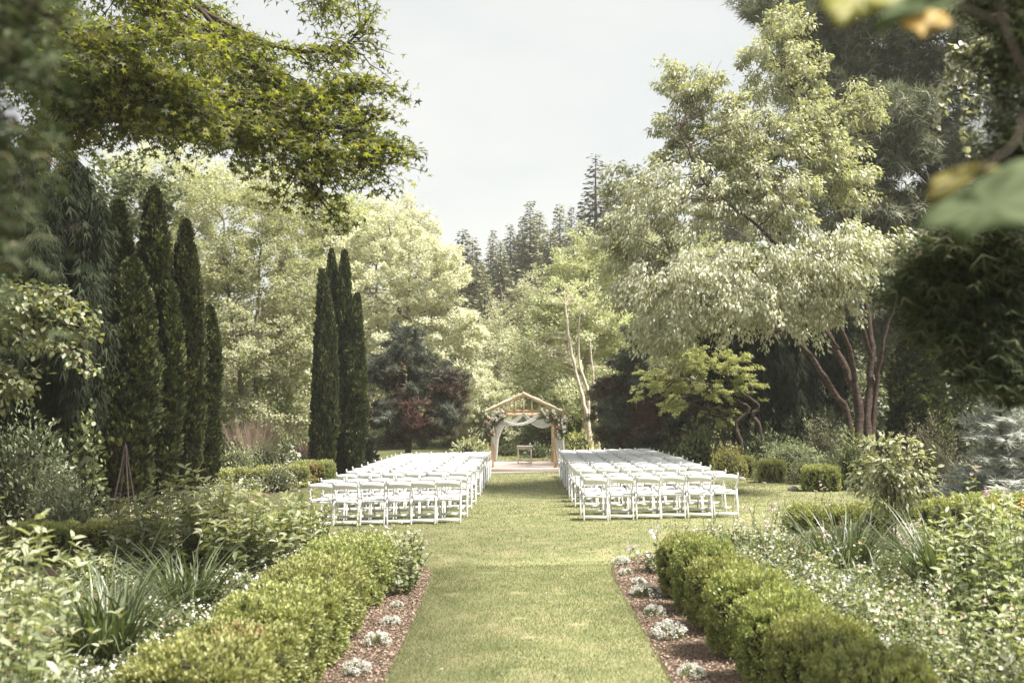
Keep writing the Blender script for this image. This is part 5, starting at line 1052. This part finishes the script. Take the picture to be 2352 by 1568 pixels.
def daylily(x, y, n, label, s=1.0, R0=.16):
    t = empty('daylily', (x, y, az(x, y)), label, 'plant', 'strap-leaved daylily clumps')
    for k in range(n):
        o = bpy.data.objects.new('blade', BM[rs.integers(len(BM))]); sc.collection.objects.link(o); o.parent = t
        a = rs.random() * 6.28; r_ = rs.random() ** .5 * R0; o.location = (math.cos(a) * r_, math.sin(a) * r_, -.01); o.rotation_euler = (rs.normal() * .15, rs.normal() * .1, a - math.pi / 2 + rs.normal() * .7)
        q = s * rs.uniform(.8, 1.3); o.scale = (q * 1.15, q, q)
daylily(-3.55, 8.6, 270, 'dark strap-leaved daylily clump, left of the pair in the left bed', 1.05, .22)
daylily(-3.45, 10.2, 260, 'strap-leaved daylily clump, right of the pair in the left bed', 1.0, .22)
daylily(-3.95, 9.5, 100, 'strap-leaved daylily clump behind and between the left pair', 1.0, .2)
daylily(3.75, 12.0, 260, 'grey-green strap-leaved daylily clump left of the dark canes', 1.0, .24)
daylily(4.55, 11.2, 250, 'dark strap-leaved daylily clump right of the dark canes', 1.1, .22)
daylily(3.35, 10.0, 36, 'small strap-leaved clump among the white flowers on the right', .75, .12)
daylily(6.0, 16.9, 50, 'strap-leaved tuft behind the right low hedge', .75, .2)
daylily(-7.1, 17.3, 36, 'strap-leaved tuft in front of the left arborvitae', .8, .15)

# white bedding masses (uncountable)
def bedding(label, pts, n, seed, h=.42, wid=.42, cols=('petal', 'red'), pf=.5, leafm='shrub'):
    rs = np.random.default_rng(seed); c = catmull(pts, 8); g = Geo(); m = len(c)
    s = rs.random(n) * (m - 1.01); i = s.astype(int); b = c[i] + (c[i + 1] - c[i]) * (s - i)[:, None]; off = rs.uniform(-1, 1, n); wv = wid * (1 + .25 * np.sin(s * .9))
    d2 = unit(c[i + 1] - c[i]); x = b[:, 0] - d2[:, 1] * off * wv + rs.normal(size=n) * .03; y = b[:, 1] + d2[:, 0] * off * wv + rs.normal(size=n) * .03
    lump = .72 + .2 * np.sin(x * 9 + seed) * np.sin(y * 8) + .14 * np.sin(x * 21) * np.sin(y * 19 + 1)
    lump = lump * (.75 + .35 * np.sin(x * 4.1 + y * 3.3 + seed))
    top = h * lump * np.sqrt(np.clip(1 - .75 * off ** 2, .05, 1)); z = top * (1 - .75 * rs.random(n) ** 2.2)
    p_ = np.stack([x, y, gz(x, y) + z], 1)
    leaves(g, p_, rdir(n, rs) + np.array([0, 0, .3]), rdir(n, rs) * .7 + np.array([0, 0, 1]), rs.uniform(.025, .055, n), T_QUAD, .6, 0, rs=rs)
    nf = int(n * pf * .25)
    j = rs.choice(n, nf); q = np.stack([x[j], y[j], gz(x[j], y[j]) + top[j] + .01 + rs.random(nf) * .035], 1); cl_ = np.where(rs.random(nf) < .06 + .18 * (np.sin(x[j] * 2.2 + y[j] * 1.7 + seed) > .55), 2, 1)
    for r_ in range(3):
        for k in (1, 2):
            e = cl_ == k; ne = e.sum()
            leaves(g, q[e] + rs.normal(size=(ne, 3)) * .012, rdir(ne, rs), rdir(ne, rs) * .6 + np.array([0, -.2, .9]), rs.uniform(.014, .036, ne), T_QUAD, .85, k, rs=rs)
    o = g.build('bedding_flowers', [M[leafm], M[cols[0]], M[cols[1]]]); tag(o, label, 'flowers', None, 'stuff')
bedding('band of small white flowers with red tips behind the left hedge', [(-2.85, 5.2), (-2.85, 7), (-2.9, 9), (-2.95, 11), (-2.8, 12.6), (-2.3, 13.4)], 36000, 501, .50, .60, ('petal', 'peach'), .13)
bedding('drift of white flowers in front of the right low hedge', [(2.3, 13.2), (2.75, 12.2), (2.75, 11.0), (2.75, 9.4), (2.85, 8.0), (3.0, 5.6)], 44000, 502, .58, .8, ('petal', 'peach'), .055, 'phlox')
bedding('pale shrub rose drift along the right hedge', [(3.3, 13.9), (4.6, 13.9), (5.6, 14.2)], 9000, 503, .45, .4, ('pink', 'petal'), .25, 'phlox')
bedding('scattered leafy bedding filling the left bed', [(-4.6, 6.5), (-5.0, 9), (-5.2, 11.5), (-4.2, 14.3), (-6.8, 16.8)], 15000, 504, .35, .7, ('petal', 'pink'), .1)
bedding('leafy ground cover below the left arborvitae', [(-7.2, 17.5), (-6.9, 20), (-7.2, 23), (-7.4, 26)], 12000, 505, .5, .7, ('petal', 'pink'), .12, 'phlox')
bedding('leafy ground cover at the foot of the right shrubs', [(8.8, 21.5), (9.2, 24), (8.4, 27)], 7000, 506, .4, .6, ('petal', 'pink'), .05)
bedding('leafy growth filling the right bed', [(4.2, 6.5), (4.6, 9.8), (6.2, 12.5), (7.6, 14.5)], 14000, 507, .42, .7, ('petal', 'yellow'), .08, 'phlox')

# pink geranium shrub at the end of the left hedge, roses on the right
stalks('cranesbill', 'grey-green plant with small pink flowers ending the left hedge', 'flowers', (-1.52, 12.0, az(-1.5, 12)), 64, .32, .78, .065, M['phlox'], 510, width=.8, flower='pink', fs=.028, pairs=14, Ry=.7, lean=.12, nf=4)
stalks('cranesbill', 'airy pink-flowered stems above the last left hedge clump', 'flowers', (-2.0, 12.7, az(-2, 12.7)), 22, .5, .95, .055, M['phlox'], 511, width=.8, flower='pink', fs=.03, pairs=9, nf=4)
stalks('rose_bush', 'small rose with one white bloom at the end of right mulch', 'flowers', (1.62, 12.6, az(1.6, 12.6)), 5, .1, .5, .07, M['shrubdk'], 512, width=.6, flower='petal', fs=.05, pairs=6, nf=14)
stalks('rose_bush', 'wispy pink roses rising above the right low hedge', 'flowers', (4.2, 14.9, az(4.2, 15)), 24, .9, .82, .06, M['phlox'], 513, width=.7, flower='pink', fs=.04, pairs=8, Ry=.3, nf=6)
stalks('rose_bush', 'pale flowers between the last right hedge clump and the lawn', 'flowers', (2.5, 13.9, az(2.5, 14)), 26, .6, .62, .06, M['phlox'], 514, width=.7, flower='pink', fs=.035, pairs=8, Ry=.3, nf=5)

for k, (x, y, n, h, lb) in enumerate([(3.0, 7.4, 30, .75, 'wispy rose stems among the white flowers nearest on the right'), (3.2, 9.0, 30, .8, 'wispy rose stems among the white flowers midway on the right'), (3.3, 10.8, 26, .75, 'wispy rose stems left of the grey-green strap leaves'), (2.9, 12.6, 26, .7, 'wispy rose stems at the far end of the white drift')]):
    stalks('rose_bush', lb, 'flowers', (x, y, az(x, y)), n, .5, h, .05, M['phlox'], 520 + k, width=.7, flower=('peach', 'petal')[k % 2], fs=.03, pairs=12, nf=6, group='wispy roses in the right bed')
bedding('low leafy cover under the dark canes', [(3.6, 13.2), (4.6, 12.4), (5.6, 12.6)], 9000, 508, .28, .7, ('petal', 'pink'), .05, 'shrub')
bedding('low leafy cover between the left strap-leaved clumps', [(-3.5, 6.5), (-3.7, 9), (-3.6, 11.2)], 9000, 509, .14, .6, ('petal', 'pink'), .02, 'shrubdk')
mound('dark_shrub', 'dark shrub closing the far left edge beside the weeping conifer', 'shrub', 10, None, 200, 1000, 20, M['shrubdk'], 351, .09, T_OVAL, .5)
mound('dark_shrub', 'dark shrub under the near pine at the right edge', 'shrub', 2260, None, 200, 1030, 22, M['shrubdk'], 352, .09, T_OVAL, .5)

# white alyssum tufts on the mulch
def alyssum_mesh(seed):
    rs = np.random.default_rng(seed); g = Geo(); n = 420; d = rdir(n, rs); d[:, 2] = np.abs(d[:, 2])
    leaves(g, d * np.array([.11, .11, .075]) * rs.uniform(.5, 1, (n, 1)), d + rdir(n, rs) * .6, d + rdir(n, rs) * .5, rs.uniform(.015, .032, n), T_QUAD, .4, 0, rs=rs)
    nh = 34; h = rdir(nh, rs); h[:, 2] = np.abs(h[:, 2]) * .9 + .25; h = unit(h) * np.array([.12, .12, .10])
    for c in h:
        m = 26; q = rdir(m, rs) * .016 + c; leaves(g, q, rdir(m, rs), rdir(m, rs) + np.array([0, 0, .8]), rs.uniform(.008, .013, m), T_QUAD, .9, 1, rs=rs)
    return g.mesh('candytuft', [M['shrub'], M['petal']])
AM = [alyssum_mesh(600 + k) for k in range(3)]
al = [(820, 1548, 1.0, 'candytuft nearest the camera left of the path'), (865, 1482, 1.05, 'second white candytuft tuft left of the path'), (897, 1436, .8, 'third white candytuft tuft left of the path'), (912, 1396, .6, 'small farthest candytuft tuft left of the path'),
      (1427, 1297, 1.0, 'farthest white candytuft on the right mulch'), (1437, 1321, .75, 'small sparse candytuft, second farthest on right mulch'), (1466, 1343, .75, 'small candytuft, third farthest on the right mulch'), (1487, 1371, 1.25, 'wide white candytuft midway along the right mulch'),
      (1503, 1414, .95, 'round white candytuft below the wide one on right mulch'), (1537, 1465, 1.35, 'largest full white candytuft on the right mulch'), (1588, 1556, .9, 'candytuft nearest the camera on the right mulch')]
for k, (x, y, s, lb) in enumerate(al):
    c = G(x, y); o = bpy.data.objects.new('candytuft', AM[k % 3]); sc.collection.objects.link(o); o.location = tuple(c + np.array([0, 0, .012])); s *= 1.0
    o.scale = (s * (1.25 if k == 7 else 1), s, s); o.rotation_euler = (0, 0, k * 1.3); tag(o, lb, 'flowers', 'white candytuft on the mulch')

# iron obelisk
b = G(282, 1275); H = P(290, 1020, b[1])[2] - b[2]
t = empty('garden_obelisk', b, 'thin rusty iron obelisk trellis in the left bed', 'trellis')
for sx, sy in ((-1, -1), (1, -1), (1, 1), (-1, 1)):
    g = Geo(); tube(g, [(sx * .19, sy * .19, 0), (sx * .13, sy * .13, H * .4), (sx * .04, sy * .04, H * .8), (sx * .012, sy * .012, H * .97)], .013, 6); g.build('leg', M['iron'], t)
for z, r_ in ((H * .18, .165), (H * .5, .11)):
    g = Geo(); an = np.linspace(0, 2 * np.pi, 17); tube(g, np.stack([np.cos(an) * r_ * 1.35, np.sin(an) * r_ * 1.35, np.full(17, z)], 1), .006, 5); g.build('ring', M['iron'], t)
g = Geo()
for s in (-1, 1):
    an = np.linspace(0, 5.5, 18); rr = .055 * (1 - an / 7); tube(g, np.stack([s * (.05 + np.cos(an) * rr), np.full(18, -.1), H * .54 + np.sin(an) * rr], 1), .005, 5)
g.build('scroll', M['iron'], t)
g = Geo(); ellipsoid(g, (0, 0, H * .975), (.028, .028, .03)); tube(g, [(0, 0, H * .97), (0, 0, H * 1.02)], [.02, .003], 8); g.build('finial', M['iron'], t)
# terracotta paver / pot by the left edge
b = G(150, 1290); g = Geo(); n = 18; an = np.arange(n) / n * 6.283
rings = [(.16, 0), (.20, .26), (.225, .26), (.225, .31), (.19, .31), (.17, .1)]
V = np.concatenate([np.stack([np.cos(an) * r_, np.sin(an) * r_, np.full(n, z)], 1) for r_, z in rings])
Fq = [[k * n + j, k * n + (j + 1) % n, (k + 1) * n + (j + 1) % n, (k + 1) * n + j] for k in range(5) for j in range(n)]
g.add(V, Fq); o = g.build('flower_pot', M['terracotta'], smoothf=False); o.location = tuple(b); tag(o, 'terracotta pot half hidden in leaves at the left', 'pot')
# stones by the right beds
def rock(px, py, r_, label, seed):
    rs = np.random.default_rng(seed); c = G(px, py); g = Geo(); ellipsoid(g, (0, 0, r_ * .35), (r_, r_ * .8, r_ * .6), seg=12, rg=9, noise=.05, rs=rs); o = g.build('rock', M['rock'], smoothf=True); o.location = tuple(c); tag(o, label, 'rock', 'stones on the right bed edge')
rock(1822, 1128, .13, 'pale angular stone between two square box blocks', 1); rock(1703, 1104, .12, 'flat stone before the farthest square box block', 2); rock(1755, 1112, .07, 'small stone left of the middle square box block', 3)

# ------------------------------------------------------------ haze: thin bright air towards the wooded hill
g = Geo(); box(g, (0, 198, 35), (700, 420, 80)); m, tt, o = mat_base('haze'); vn = N(tt, 'ShaderNodeVolumePrincipled'); vn.inputs['Color'].default_value = (.97, .98, .95, 1); vn.inputs['Density'].default_value = .0006; vn.inputs['Anisotropy'].default_value = .2
tt.links.new(vn.outputs[0], o.inputs['Volume'])
HAZE = True
if HAZE:
    ob = g.build('haze', m); tag(ob, 'thin pale haze over the garden', None, None, 'stuff')
tot = sum(len(o.data.loops) - 2 * len(o.data.polygons) for o in bpy.data.objects if o.type == 'MESH')
uniq = sum(len(m_.loops) - 2 * len(m_.polygons) for m_ in bpy.data.meshes)
print('TRIS unique', uniq, 'all', tot, 'objects', len(bpy.data.objects))
